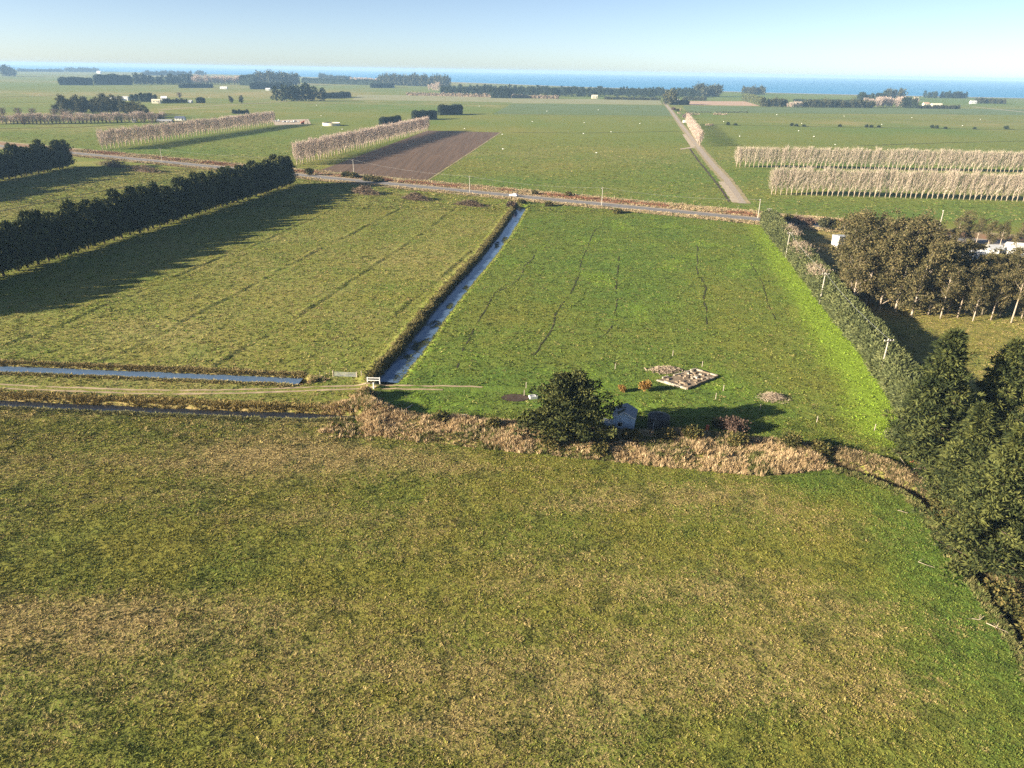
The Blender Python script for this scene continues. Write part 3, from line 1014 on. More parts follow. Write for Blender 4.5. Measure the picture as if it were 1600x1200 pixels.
def sprays(cent, out, per, length, width, rng, jitter=0.35, wild=0.7, tint=None):
    """small pointed leaf sprays round each centre, leaning outward"""
    n = len(cent)
    c = np.repeat(cent, per, 0) + rng.normal(size=(n * per, 3)) * jitter
    d = unit(np.repeat(out, per, 0) + rng.normal(size=(n * per, 3)) * wild)
    s = unit(np.cross(d, rng.normal(size=(n * per, 3))))
    l = length * (0.6 + 0.8 * rng.random((n * per, 1)))
    w = width * (0.6 + 0.8 * rng.random((n * per, 1)))
    mid = c + d * l * 0.45
    V = np.stack([c, mid + s * w * 0.5, c + d * l, mid - s * w * 0.5], 1).reshape(-1, 3)
    F = np.arange(n * per * 4).reshape(-1, 4)
    t = rng.random(n) if tint is None else tint
    T = np.repeat(np.clip(np.repeat(t, per) + rng.normal(size=n * per) * 0.14, 0, 1), 4)
    return V, F, T


def lumpy(rings, n, fn):
    """closed skin from fn(i, k) -> xyz on rings x n"""
    V = np.array([fn(i, k) for i in range(rings) for k in range(n)], float)
    F = [(i * n + k, i * n + (k + 1) % n, (i + 1) * n + (k + 1) % n, (i + 1) * n + k) for i in range(rings - 1) for k in range(n)]
    return V, np.array(F)


def merge(parts):
    Vs, Fs, Ts, o = [], [], [], 0
    for V, F, T in parts:
        Vs.append(V); Fs.append(F + o); Ts.append(T); o += len(V)
    return np.vstack(Vs), Fs, np.concatenate(Ts)


def conifer_meshes(seed, H, Rad, base, nb, ncl, per, ln, wd, mat, bark='bark', shape='pine', up=0.35, pad=.8, flat=.72):
    rng = np.random.default_rng(seed)
    tr = MB()
    bend = rng.normal(size=2) * 0.03 * H
    ax = lambda t: np.array([bend[0] * t * t, bend[1] * t * t, t * H])
    tr.tube([ax(t) - (0, 0, 0.3 * (t == 0)) for t in (0, .25, .5, .75, .97)], [H * .021, H * .017, H * .012, H * .007, H * .002], 7)
    cent, out = [], []
    az = rng.random() * 6.28
    for b in range(nb):
        t = base + (1 - base) * ((b + rng.random()) / nb) ** (0.9)
        az += 2.4 + rng.normal() * 0.35
        u = (t - base) / (1 - base)
        if shape == 'pine':
            r = Rad * (min(1, 0.62 + 1.6 * u) if u < .25 else 1.0) * (1 - u) ** 0.78 + 0.05 * Rad
        elif shape == 'cone':
            r = Rad * (min(1, 0.75 + 1.2 * u) if u < .2 else 1.0) * (1 - u) ** 1.0 + 0.03 * Rad
        elif shape == 'wide':
            r = Rad * (0.80 + 0.9 * u if u < .22 else max(0.10, 1 - (u - .22) / .78) ** 0.55)
        elif shape == 'round':
            r = Rad * math.sqrt(max(0.03, 1 - (1.75 * u - 0.72) ** 2)) if u > 0.0 else Rad * .7
        else:                                     # clipped windbreak column
            r = Rad * (0.95 - 0.15 * u) if u < .58 else Rad * (0.86 - 1.75 * (u - .58))
        r *= 0.62 + 0.55 * rng.random()
        p0 = ax(t * 0.98)
        dirv = np.array([math.cos(az), math.sin(az), up * (0.3 + u)])
        lift = rng.normal() * 0.06
        ends = [p0 + dirv * r * s + np.array([0, 0, lift * r * s + 0.10 * r * s * s]) for s in (0, .5, 1.0)]
        if r > 0.8:
            tr.tube(ends, [H * .006 * (1.1 - u), H * .004 * (1.1 - u), H * .0015], 3, cap=False)
        k = max(2, int(round(ncl * (0.30 + r / Rad))))
        s = (np.arange(k) + rng.random(k)) / k * 0.80 + 0.22
        c = p0 + dirv * (r * s)[:, None] + np.stack([0 * s, 0 * s, lift * r * s + .10 * r * s * s], 1)
        c += rng.normal(size=(k, 3)) * np.array([.15, .15, .08]) * r * s[:, None]
        cent.append(c)
        out.append(np.tile(dirv, (k, 1)))
    cent, out = np.vstack(cent), np.vstack(out)
    n = len(cent)
    a = unit(rng.normal(size=(n * per, 3)) + np.repeat(out, per, 0) * .35 + np.array([0, 0, .30]))
    pr = np.repeat(pad * (.6 + .7 * rng.random(n)), per)[:, None]
    pc = np.repeat(cent, per, 0) + a * pr * np.array([1, 1, flat]) * (.45 + .55 * rng.random((n * per, 1)))
    V, F, T = sprays(pc, a, 1, ln, wd, rng, jitter=.05, wild=.35, tint=np.clip(np.repeat(rng.random(n), per) + rng.normal(size=n * per) * .1, 0, 1))
    return tr.mesh('trunk', M[bark], True), fast_mesh('crown', V, F, T, [M[mat]])


def gum_meshes(seed, H, Rad, per=26, lean=0.05, bare=0.42, mat='euc', ln=0.75):
    rng = np.random.default_rng(seed)
    tr = MB()
    b = rng.normal(size=2) * lean * H
    ax = lambda t: np.array([b[0] * t ** 1.6, b[1] * t ** 1.6, t * H])
    tr.tube([ax(t) - (0, 0, 0.3 * (t == 0)) for t in (0, .2, .45, .7, .92)], [H * .016, H * .0135, H * .0105, H * .007, H * .003], 7)
    cent, out = [], []
    for k in range(20):
        t = bare + (0.95 - bare) * (k + rng.random()) / 20
        az = rng.random() * 6.28
        r = Rad * (0.45 + 0.6 * rng.random()) * (1.0 - 0.45 * ((t - bare) / (1 - bare)) ** 2)
        d = np.array([math.cos(az), math.sin(az), 0.75 + 0.5 * rng.random()])
        p0 = ax(t)
        p1 = p0 + d * r * .5
        p2 = p0 + d * r * np.array([1, 1, .92])
        tr.tube([p0, p1, p2], [H * .0070 * (1.15 - t), H * .0045 * (1.1 - t), H * .0016], 4, cap=False)
        for q in range(4):
            c = p0 + (p2 - p0) * (0.50 + 0.6 * rng.random()) + rng.normal(size=3) * Rad * .17
            puff = Rad * (0.22 + 0.16 * rng.random())
            m = 13
            a = unit(rng.normal(size=(m, 3))) * puff * (rng.random((m, 1)) ** .45) * np.array([1.15, 1.15, .75])
            cent.append(c + a)
            out.append(unit(a * .6 + np.array([0, 0, -.35]) + rng.normal(size=(m, 3)) * .5))
    cent, out = np.vstack(cent), np.vstack(out)
    V, F, T = sprays(cent, out, max(3, per // 6), ln, ln * .48, rng, jitter=ln * .5, wild=.9)
    return tr.mesh('trunk', M['gumbark'], True), fast_mesh('crown', V, F, T, [M[mat]])


def bare_meshes(seed, H, Rad, nbr, sub, w, mat, base=0.14, spread=0.42, bark='poplarbark', stems=1):
    """leafless tree: trunk, and a crown of ascending limbs and twigs"""
    rng = np.random.default_rng(seed)
    tr = MB()
    for s in range(stems):
        o = rng.normal(size=2) * 0.06 * Rad * (stems > 1)
        tr.tube([(o[0], o[1], -.3), (o[0], o[1], H * .3), (o[0] * 2, o[1] * 2, H * .65), (o[0] * 2, o[1] * 2, H * .95)], [w * 3.4, w * 2.8, w * 1.7, w * .4], 5)
    p0, p1, W, T = [], [], [], []
    az = 0.0
    for k in range(nbr):
        t = base + (0.93 - base) * ((k + rng.random()) / nbr)
        az += 2.4 + rng.normal() * .4
        L = min(H * (1.0 - t) * 0.95 + H * .08, H * .48) * (0.55 + 0.5 * rng.random())
        out = min(Rad * (0.55 + .5 * rng.random()), L * spread * 1.6)
        a = np.array([0, 0, t * H])
        mid = a + np.array([math.cos(az) * out * .65, math.sin(az) * out * .65, L * .42])
        e = a + np.array([math.cos(az) * out, math.sin(az) * out, L])
        ti = rng.random()
        for x, y, ww in ((a, mid, w), (mid, e, w * .75)):
            p0.append(x); p1.append(y); W.append(ww); T.append(ti)
        for q in range(sub):
            f = 0.25 + .7 * rng.random()
            s0 = a + (mid - a) * min(1, f * 2) + (e - mid) * max(0, f * 2 - 1)
            d = np.array([math.cos(az) * .3, math.sin(az) * .3, 1.0]) + rng.normal(size=3) * np.array([.38, .38, .18])
            p0.append(s0); p1.append(s0 + d * L * (.22 + .25 * rng.random())); W.append(w * .62); T.append(ti * .6 + .4 * rng.random())
    p0, p1, W, T = np.array(p0), np.array(p1), np.array(W)[:, None], np.array(T)
    d = unit(p1 - p0)
    s = unit(np.cross(d, rng.normal(size=d.shape)))
    u = np.cross(d, s)
    V = np.stack([p0 + s * W, p0 - s * W * .5 + u * W * .87, p0 - s * W * .5 - u * W * .87, p1], 1).reshape(-1, 3)
    i = np.arange(len(p0))[:, None] * 4
    F = np.vstack([np.c_[i, i + 1, i + 3], np.c_[i + 1, i + 2, i + 3], np.c_[i + 2, i, i + 3]])
    return tr.mesh('trunk', M[bark], True), fast_mesh('branches', V, F, np.repeat(T, 4), [M[mat]])


def blob_meshes(seed, H, Rad, mat, dens=1.0, ln=0.6, trunk=0.12, lobes=9, flat=0.8):
    """broad crown made of several leafy lobes on a short trunk"""
    rng = np.random.default_rng(seed)
    tr = MB()
    tr.tube([(0, 0, -.2), (0, 0, H * .3), (0.03 * H, 0, H * .62)], [H * .03, H * .022, H * .008], 6)
    cent, out = [], []
    for k in range(lobes):
        a = k * 2.4 + rng.random()
        rr = Rad * .62 * math.sqrt((k + .3) / lobes)
        zc = H * (trunk + (1 - trunk) * (.42 + .32 * (1 - (rr / Rad) ** 2) * rng.random() + .1 * rng.normal()))
        c0 = np.array([rr * math.cos(a), rr * math.sin(a), zc])
        pr = Rad * (.36 + .18 * rng.random())
        tr.tube([(0, 0, H * .25), c0 * np.array([.6, .6, .85]), c0], [H * .014, H * .008, H * .003], 4, cap=False)
        m = int(150 * dens)
        a = unit(rng.normal(size=(m, 3)))
        rad = pr * (0.55 + 0.5 * rng.random((m, 1)))
        p = c0 + a * rad * np.array([1, 1, flat])
        k2 = p[:, 2] > H * trunk * .5
        cent.append(p[k2]); out.append(a[k2])
    cent, out = np.vstack(cent), np.vstack(out)
    V, F, T = sprays(cent, out, 4, ln, ln * .55, rng, jitter=ln * .4)
    return tr.mesh('trunk', M['bark'], True), fast_mesh('crown', V, F, T, [M[mat]])


def plant(name, meshes, p, z=None, rz=None, sc=1.0, label=None, cat='tree', group=None, crown='crown'):
    tm, cm = meshes
    s = sc if hasattr(sc, '__len__') else (sc, sc, sc)
    o = empty(name, (p[0], p[1], hz(p[0], p[1]) if z is None else z), random.random() * 6.283 if rz is None else rz, s)
    link('trunk', tm, o)
    link(crown, cm, o)
    return tag(o, label, cat, group)


def hedge_mesh(name, path, width, hgt, mat, ln, dens, seed, lump=0.18, step=None, round_=0.6, taper=0.0, rag=0.0):
    """leafy wall along a path: a lumpy solid heart with sprays all over it"""
    rng = np.random.default_rng(seed)
    step = step or max(1.0, width * .35)
    p = resample(path, step)
    t = unit(np.gradient(p, axis=0))
    nrm = np.stack([-t[:, 1], t[:, 0]], 1)
    s = np.r_[0, np.cumsum(np.hypot(*np.diff(p, axis=0).T))]
    n, K = len(p), 11
    prof = []
    for k in range(K):
        a = math.pi * (-0.06 + 1.12 * k / (K - 1))
        ca, sa = math.cos(a), math.sin(a)
        prof.append((np.sign(ca) * abs(ca) ** round_ * .5, max(0.0, np.sign(sa) * abs(sa) ** round_)))
    prof = np.array(prof)
    V = np.zeros((n, K, 3))
    for i in range(n):
        endf = min(1.0, 0.55 + min(s[i], s[-1] - s[i]) / max(width, .1))
        hh = hgt * (1 - rag * .55 + rag * 1.1 * (float(vnoise(np.array([s[i] / (hgt * .55)]), np.array([seed * 3.1]), seed + 1)[0]) ** 1.2 - .15)) * (0.88 + .24 * float(fbm(np.array([s[i]]), np.array([seed * 7.7]), hgt * 1.1, 2, seed)[0])) * (0.7 + 0.3 * endf)
        for k in range(K):
            dd = 1 + lump * 2 * (float(vnoise(np.array([s[i] / (width * .45)]), np.array([k * .8 + seed]), seed)[0]) - .5)
            xo = prof[k, 0] * width * dd * endf * (1 - taper * prof[k, 1])
            V[i, k] = (*(p[i] + nrm[i] * xo), hh * prof[k, 1] * (.9 + .1 * dd))
    core = V.copy()
    core[:, :, :2] = p[:, None, :] + (V[:, :, :2] - p[:, None, :]) * .88
    core[:, :, 2] *= .95
    cv = core.reshape(-1, 3)
    F = np.array([(i * K + k, i * K + k + 1, (i + 1) * K + k + 1, (i + 1) * K + k) for i in range(n - 1) for k in range(K - 1)])
    caps = [np.arange(K)[None, :], (np.arange(K) + (n - 1) * K)[None, ::-1]]
    area = s[-1] * (2 * hgt + width)
    m = int(area * dens)
    fi, fk = rng.random(m) * (n - 1.001), rng.random(m) * (K - 1.001)
    i, k = fi.astype(int), fk.astype(int)
    a, b = (fi - i)[:, None], (fk - k)[:, None]
    P = (V[i, k] * (1 - a) + V[i + 1, k] * a) * (1 - b) + (V[i, k + 1] * (1 - a) + V[i + 1, k + 1] * a) * b
    me_ = max(10, int(m * .06))                  # both ends
    endp = []
    for e in (0, n - 1):
        w1, w2 = rng.random(me_), rng.integers(0, K - 1, me_)
        q = V[e, w2] * w1[:, None] + p_center(p[e], V[e]) * (1 - w1[:, None])
        endp.append(q)
    P = np.vstack([P] + endp)
    j = np.argmin(((P[:, None, :2] - p[None, ::max(1, n // 60), :]) ** 2).sum(-1), 1) * max(1, n // 60)
    ctr = np.c_[p[j], np.full(len(P), hgt * .4)]
    o = unit(P - ctr) + np.array([0, 0, .25])
    pv = fbm(P[:, 0] + P[:, 2] * .7, P[:, 1] + P[:, 2] * .4, max(1.0, width * .35), 2, seed)
    v, f, tt = sprays(P, unit(o), 3, ln, ln * .5, rng, jitter=ln * .35, wild=.75, tint=np.clip(pv * 1.1 - .05 + rng.normal(size=len(P)) * .15, 0, 1))
    off = len(cv)
    allV = np.vstack([cv, v])
    T = np.r_[np.full(len(cv), .12), tt]  # dark tint of the heart paints in inner shade and branches
    return fast_mesh(name, allV, [F, *caps, f + off], T, [M[mat]])


def p_center(p, ring):
    return np.array([p[0], p[1], ring[:, 2].max() * .45])


def hedge(name, path, width, hgt, mat, ln, dens, seed, label, cat='hedge', group=None, **kw):
    return tag(link(name, hedge_mesh(name, path, width, hgt, mat, ln, dens, seed, **kw)), label, cat, group)


def tree_source(cm, keep=1):
    n = len(cm.vertices)
    v, t = np.zeros(n * 3, np.float32), np.zeros(n, np.float32)
    cm.vertices.foreach_get('co', v)
    cm.attributes['tint'].data.foreach_get('value', t)
    f = np.zeros(len(cm.loops), np.int32)
    cm.loops.foreach_get('vertex_index', f)
    v, f = v.reshape(-1, 3), f.reshape(len(cm.polygons), -1)
    if keep > 1:                                  # sprays are separate quads: thin them out for far trees
        i = np.arange(0, len(f), keep)
        v, t = v[f[i].ravel()], t[f[i].ravel()]
        f = np.arange(len(v)).reshape(-1, f.shape[1])
    return v, f, t


FSRC = {'fardark': [tree_source(conifer_meshes(210 + k, 17, 6, .04, 20, 3, 6, 2.6, 1.5, 'fardark', shape=('round', 'wide', 'pine')[k % 3], pad=1.6)[1]) for k in range(5)],
        'farmix': [tree_source(gum_meshes(215 + k, 17, 6.5, per=18, bare=.06, ln=3.2)[1], 5) for k in range(3)]
        + [tree_source(conifer_meshes(220 + k, 17, 5.5, .04, 20, 3, 6, 2.6, 1.5, 'fardark', shape=('round', 'wide')[k % 2], pad=1.6)[1]) for k in range(3)],
        'twigpink': [tree_source(bare_meshes(225 + k, 17, 6.5, 60, 5, .30, 'twigpink', base=.04, spread=.8)[1]) for k in range(3)]}


def far_wood(name, spots_, hs, mat, label, cat, seed, kind=None, group=None):
    rng = np.random.default_rng(seed)
    parts = []
    for p, h in zip(spots_, hs):
        v, f, t = FSRC[mat][rng.integers(0, len(FSRC[mat]))]
        a = rng.random() * 6.28
        k = h / 17.0
        kw = k * (.85 + .4 * rng.random())
        ca, sa = math.cos(a) * kw, math.sin(a) * kw
        V = np.c_[v[:, 0] * ca - v[:, 1] * sa + p[0], v[:, 0] * sa + v[:, 1] * ca + p[1], v[:, 2] * k]
        parts.append((V, f, np.clip(t * .7 + .3 * rng.random(), 0, 1)))
    V, F, T = merge(parts)
    return tag(link(name, fast_mesh(name, V, F, T, [M[mat]])), label, cat, group, kind)


def far_hedge(px0, y0, px1, y1, top, width, mat, label, name='shelterbelt', cat='hedge', group=None, lump=.25, round_=.5, dens=None, seed=None, rag=None):
    rag = rag if rag is not None else {'farmix': .75, 'twigpink': .45, 'fardark': .16, 'deadbrush': .5}.get(mat, .2)
    a, b = G(px0, y0), G(px1, y1)
    if mat in ('farmix', 'twigpink') or (mat == 'fardark' and lump >= .3):
        rg = np.random.default_rng(int(px0) + 7)
        h = max(3.0, ((y0 + y1) / 2 - top) * (MPP(px0, y0) + MPP(px1, y1)) / 2)
        L = float(np.hypot(*(b - a)))
        n = int(min(70, max(3, L / (h * .30) * max(1, min(3, width / (h * .7))))))
        dn = np.array([-(b - a)[1], (b - a)[0]]) / L
        dn = dn if dn[1] > 0 else -dn
        u = (np.arange(n) + rg.random(n)) / n
        S = [a + (b - a) * q + dn * width * rg.random() for q in u]
        return far_wood('tree_belt' if name == 'shelterbelt' else name, S, h * (.72 + .36 * rg.random(n) ** 1.3), mat, label, 'tree belt' if cat == 'hedge' else cat, int(px0) + 11, 'stuff', group)
    m = (MPP(px0, y0) + MPP(px1, y1)) / 2
    h = max(1.5, ((y0 + y1) / 2 - top) * m)
    ln = max(.7, m * 1.3)
    n = 1.6 / (ln * ln) if dens is None else dens
    return hedge(name, [a, b], width, h, mat, ln, n, seed or int(px0) % 97 + 3, label, cat, group, lump=lump, round_=round_, rag=rag, step=max(1.6, h * .16))


# ------------------------------------------------------------------ near vegetation
# the lone pine by the hut
lone = conifer_meshes(14, 15.5, 8.6, .06, 74, 7, 58, .66, .32, 'pine', shape='wide', up=.16, pad=1.15, flat=.55)
plant('pine_tree', lone, G(886, 690), rz=0.6, sc=(.92, .80, .77), label='lone bushy pine standing beside the pale blue hut', cat='tree')

# big pines at the eastern drain
big = [conifer_meshes(40 + k, 25, 7.0, .04, 120, 7, 38, .72, .21, 'macro', shape='cone', up=.34, pad=.82, flat=.40) for k in range(3)]
BIGP = [(G(1500, 512, 25), 1.0, 'tall pine with pointed top at the near end of the clipped hedge'),
        (G(1592, 528, 23), .92, 'dark spreading pine behind the tall pointed pine'),
        (G(1468, 600, 14), .58, 'shorter pine filling the gap between hedge and tall pine'),
        (G(1545, 640, 17), .70, 'olive pine in the middle of the clump by the drain'),
        (G(1452, 632, 9), .38, 'small bushy pine at the hedge corner above the reed bank'),
        (G(1600, 650, 22), .90, 'broad pine at the picture edge above the drain'),
        (G(1490, 690, 8), .36, 'low pine leaning over the end of the reed bank'),
        (G(1548, 722, 10), .42, 'low bushy pine above the sandy slip'),
        (G(1612, 768, 12), .50, 'rounded young pine over the scrub bank')]
for k, (p, s, lb) in enumerate(BIGP):
    w = s * (1.12 if s > .8 else 1.35)
    plant('pine_tree', big[k % 3], p, rz=k * 1.3, sc=(w, w, s), label=lb, cat='tree', group='big pines by the eastern drain')

# clipped shelter hedge
hf = HEDGE_FOOT.copy()
tdir = unit(np.gradient(hf, axis=0))
hc = hf + np.stack([-tdir[:, 1], tdir[:, 0]], 1) * 3.4
hedge('shelter_hedge', hc, 6.6, 5.6, 'hedge', .62, 5.0, 5, 'long clipped grey green hedge edging the bright green field', lump=.16, step=1.6, round_=.55)
for k, (q, w, l, lb) in enumerate((((1236, 362), 2.6, 12, 'pale dead brush on the hedge top nearest the road'), ((1252, 388), 3.0, 14, 'pale dead brush tangled over the middle of the hedge'), ((1278, 424), 2.8, 9, 'pale dead brush on the hedge beside a power pole'))):
    c = G(*q, z=5.2)
    rng = np.random.default_rng(60 + k)
    n = 420
    P = np.c_[c[0] + rng.normal(size=n) * w * .5, c[1] + rng.normal(size=n) * l * .4, 5.0 + rng.random(n) * 1.1]
    P[:, 0] += (P[:, 1] - c[1]) * .19
    V, F, T = sprays(P, np.tile([0, 0, 1.0], (n, 1)), 3, .9, .12, rng, jitter=.3, wild=1.2)
    tag(link('dead_brush', fast_mesh('dead_brush', V, F, T, [M['deadbrush']])), lb, 'brush', 'dead brush on the hedge')

# pine windbreaks west of the left field
wb = [conifer_meshes(70 + k, 16.5, 3.9, .075, 70, 4, 20, .85, .36, 'windbreak', shape='column', up=.45, pad=.80) for k in range(5)]
WA, WBp = G(-230, 505), G(452, 290)
row = resample([WBp, WA], 4.6)
for k, p in enumerate(row):
    q = p + RNG.normal(size=2) * .5
    plant('windbreak_pine', wb[k % 5], q, sc=(.9 + .35 * RNG.random(), .9 + .35 * RNG.random(),   .86 + .20 * RNG.random()), label='%s dark pine from the road end of the long windbreak' % nth(k + 1),
          cat='tree', group='long pine windbreak')
row = resample([G(105, 262), G(-200, 322)], 4.6)
for k, p in enumerate(row):
    q = p + RNG.normal(size=2) * .5
    plant('windbreak_pine', wb[(k + 2) % 5], q, sc=(.95 + .3 * RNG.random(), .95 + .3 * RNG.random(), .76 + .34 * RNG.random()), label='%s dark pine from the road end of the short windbreak' % nth(k + 1), cat='tree', group='short pine windbreak')

# gum tree wood
gums = [gum_meshes(90 + k, 20, 4.8, bare=(.05, .15, .08, .44, .06, .32)[k], lean=.03, per=30, ln=.62) for k in range(6)]
front = [(1318, 462), (1324, 474), (1330, 484), (1338, 462), (1352, 478), (1362, 470), (1374, 484), (1386, 476), (1398, 488), (1410, 480), (1424, 494), (1436, 484), (1450, 492), (1469, 498), (1480, 490), (1496, 496),
         (1508, 488), (1520, 502), (1534, 492), (1548, 500), (1562, 494), (1580, 504), (1596, 498), (1614, 508)]
second = [(1320, 448), (1328, 438), (1334, 446), (1350, 450), (1364, 446), (1378, 456), (1392, 450), (1406, 458), (1420, 450), (1434, 460), (1452, 468), (1490, 470), (1530, 474), (1560, 470), (1588, 476), (1472, 474), (1510, 478), (1546, 480), (1574, 482), (1606, 484), (1500, 462), (1570, 460), (1596, 462), (1442, 476), (1458, 480), (1464, 466), (1446, 458)]
third = [(1366, 440), (1380, 442), (1372, 432), (1388, 424), (1402, 430), (1416, 424), (1432, 428)]
back = [(1440, 388), (1452, 384), (1492, 382), (1506, 380), (1524, 384), (1542, 388), (1560, 392), (1584, 394), (1602, 396), (1400, 396), (1418, 392), (1384, 400), (1368, 404)]
for rowi, (lst, s0, lb) in enumerate(((front, .72, '%s pale trunked gum from the hedge along the sunny paddock edge'), (second, .74, 'gum tree inside the wood behind the front trunks'),
                                      (third, .70, 'tall gum tree at the hedge end of the wood'), (back, .52, 'olive gum tree behind the white farm buildings'))):
    for k, q in enumerate(lst):
        p = G(*q)
        s = s0 * (.85 + .3 * RNG.random())
        if q[0] < 1430 and rowi < 2: s *= 1.30
        if q[0] > 1480 and rowi < 2: s *= .90
        elif q[0] > 1430 and rowi < 2: s *= 1.14
        plant('gum_tree', gums[(k * 5 + rowi) % 6], p, sc=s, label=lb % nth(k + 1) if '%' in lb else lb, cat='tree', group='gum wood row %s' % ('front', 'inner', 'end', 'back')[rowi])

# ------------------------------------------------------------------ bare poplar rows
pop = [bare_meshes(120 + k, 13.5, 2.6, 74, 6, .075, 'twig', base=.10, spread=.27) for k in range(4)]
popw = [bare_meshes(130 + k, 13.5, 3.4, 90, 7, .10, 'twigpink', base=.10, spread=.30) for k in range(4)]


def pop_row(a, b, spacing, meshes, sc, label, group, jit=.25):
    for k, p in enumerate(resample([a, b], spacing)):
        q = p + RNG.normal(size=2) * jit
        s = sc * (.94 + .11 * RNG.random())
        w = sc * (.85 + .35 * RNG.random())
        plant('bare_poplar', meshes[RNG.integers(0, 4)], q, z=0.0, sc=(w, w, s), label='%s %s' % (nth(k + 1), label), cat='tree', group=group, crown='branches')


pop_row(G(1204, 304), G(1640, 316), 2.75, pop, 1.02, 'leafless poplar from the lane end of the nearer eastern row', 'nearer eastern poplar row')
pop_row(G(1150, 261), G(1640, 271), 3.1, pop, 1.0, 'leafless poplar from the lane end of the farther eastern row', 'farther eastern poplar row')
pop_row(G(464, 258), G(668, 205), 4.9, popw, 1.02, 'leafless poplar from the road in the row along the ploughed field', 'poplar row by the ploughed field')
pop_row(G(160, 234), G(428, 195), 4.9, popw, 1.0, 'leafless poplar from the road in the row leading to the scrap yard', 'western poplar row')
pop_row(G(1093, 229), G(1073, 195), 11.0, popw, .95, 'pinkish leafless tree up the gravel lane from the lane crossing', 'bare trees along the lane')

# bare willows and scrub toward the west
will = [bare_meshes(140 + k, 9, 4.2, 90, 7, .11, 'twigpink', base=.05, spread=.75, bark='bark', stems=3) for k in range(3)]
willg = [bare_meshes(150 + k, 9, 5.0, 90, 8, .12, 'twiggrey', base=.05, spread=.85, bark='bark', stems=3) for k in range(2)]
for k, x in enumerate(range(-20, 262, 6)):
    y = 193.5 - max(0, x - 60) * .018 + RNG.normal() * .5
    plant('bare_willow', will[k % 3], G(x, y), z=0, sc=.85 + .35 * RNG.random(), label='pinkish leafless willow in the thicket below the gum clump', cat='tree', group='willow thicket', crown='branches')
for k, (x, y, s) in enumerate(((38, 195, .95), (30, 184, 1.2), (52, 183, 1.1), (5, 184, 1.2), (86, 186, 1.2), (100, 187, 1.2), (112, 186, 1.0), (-15, 186, 1.2), (225, 192, 1.0), (238, 193, 1.1), (250, 190, .9))):
    plant('bare_shrub', willg[k % 2], G(x, y), z=0, sc=s, label='grey leafless shrub among the pinkish willows', cat='shrub', group='grey shrubs in the willow thicket', crown='branches')

# western gum clump and dark pines behind it
fgum = [gum_meshes(160 + k, 17, 6.2, bare=.16, mat='farmix', ln=1.5, per=24) for k in range(3)]
fdark = [conifer_meshes(170 + k, 15, 5.4, .05, 40, 5, 8, 1.6, .8, 'fardark', shape='round', up=.3) for k in range(3)]
for k, (x, y, s) in enumerate(((88, 178, .55), (99, 176, .80), (105, 179, 1.1), (117, 178, 1.0), (128, 180, .85), (136, 178, 1.0), (147, 179, .92), (158, 180, .85), (164, 178, 1.15), (175, 180, .95),
                               (186, 179, 1.05), (196, 181, .90), (205, 183, .85), (214, 184, .8), (224, 186, .75), (232, 187, .6))):
    plant('gum_tree', fgum[k % 3], G(x, y), z=0, sc=s, label='grey green gum tree in the western clump beside white houses', cat='tree', group='western gum clump')
for k, (x, y, s) in enumerate(((207, 159, .75), (214, 159, .8), (222, 159.5, .95), (229, 159.5, .9), (236, 159.5, .95), (243, 160, .8))):
    plant('dark_pine', fdark[k % 3], G(x, y), z=0, sc=s, label='dark round pine behind the western gum clump', cat='tree', group='dark pines behind the gum clump')

# hedges and woods out on the plain
far_hedge(430, 158, 506, 158, 135, 16, 'fardark', 'big dark round topped tree belt with long shadow', lump=.4, round_=.65)
far_hedge(505, 154, 547, 151.5, 145.5, 6, 'fardark', 'low clipped dark hedge joined to the big tree belt')
far_hedge(686, 180, 721, 178, 165.5, 8, 'fardark', 'dark hedge block farthest along past the poplar row end', group='three hedge blocks')
far_hedge(645, 187.5, 681, 185.5, 173.5, 8, 'fardark', 'dark hedge block at the tip of the poplar row', group='three hedge blocks')
far_hedge(595, 195, 625, 191.5, 183.5, 6, 'fardark', 'small dark hedge block behind the poplar row', group='three hedge blocks')
far_hedge(767, 153, 798, 153.5, 139, 12, 'fardark', 'square dark tree block in front of the far wood')
far_hedge(93, 133, 145, 133, 122, 9, 'fardark', 'low stepped end of the long dark shelterbelt', group='long dark shelterbelt')
far_hedge(148, 132.5, 207, 132.5, 119, 9, 'fardark', 'middle piece of the long dark shelterbelt', group='long dark shelterbelt')
far_hedge(212, 132, 303, 131.5, 118, 9, 'fardark', 'tallest piece of the long dark shelterbelt', group='long dark shelterbelt', lump=.35)
far_hedge(281, 137.5, 332, 137, 132, 8, 'fardark', 'low clipped hedge below the long shelterbelt')
far_hedge(303, 132, 380, 132.5, 120, 30, 'twigpink', 'brownish leafless wood beside the long shelterbelt', name='bare_wood', cat='wood')
far_hedge(0, 119, 17, 119.5, 107, 30, 'farmix', 'dark tree clump at the far western edge')
far_hedge(28, 112, 100, 112.5, 108.5, 25, 'farmix', 'faint low tree line near the headland')
far_hedge(105, 112.5, 155, 113, 107, 25, 'farmix', 'taller faint tree line near the headland', lump=.5)
far_hedge(225, 118, 300, 118.5, 112.5, 20, 'farmix', 'tree line showing above the long shelterbelt')
far_hedge(308, 118, 323, 118, 112.5, 20, 'farmix', 'single round tree clump above the bare wood')
far_hedge(378, 133, 400, 134, 119, 25, 'fardark', 'dark trees between the bare wood and the coast wood')
far_hedge(392, 139.5, 458, 139, 130.5, 10, 'fardark', 'dark hedge below the ragged wood')
far_hedge(400, 132, 464, 133, 117, 40, 'farmix', 'ragged topped wood against the sea', lump=.6)
far_hedge(473, 130, 592, 133.5, 125, 8, 'fardark', 'long thin dark hedge near the shore')
far_hedge(498, 125, 517, 125.5, 118, 20, 'farmix', 'round clump of trees on the shore hedge')
far_hedge(520, 126, 545, 126.5, 119.5, 20, 'farmix', 'flat topped clump of trees on the shore hedge')
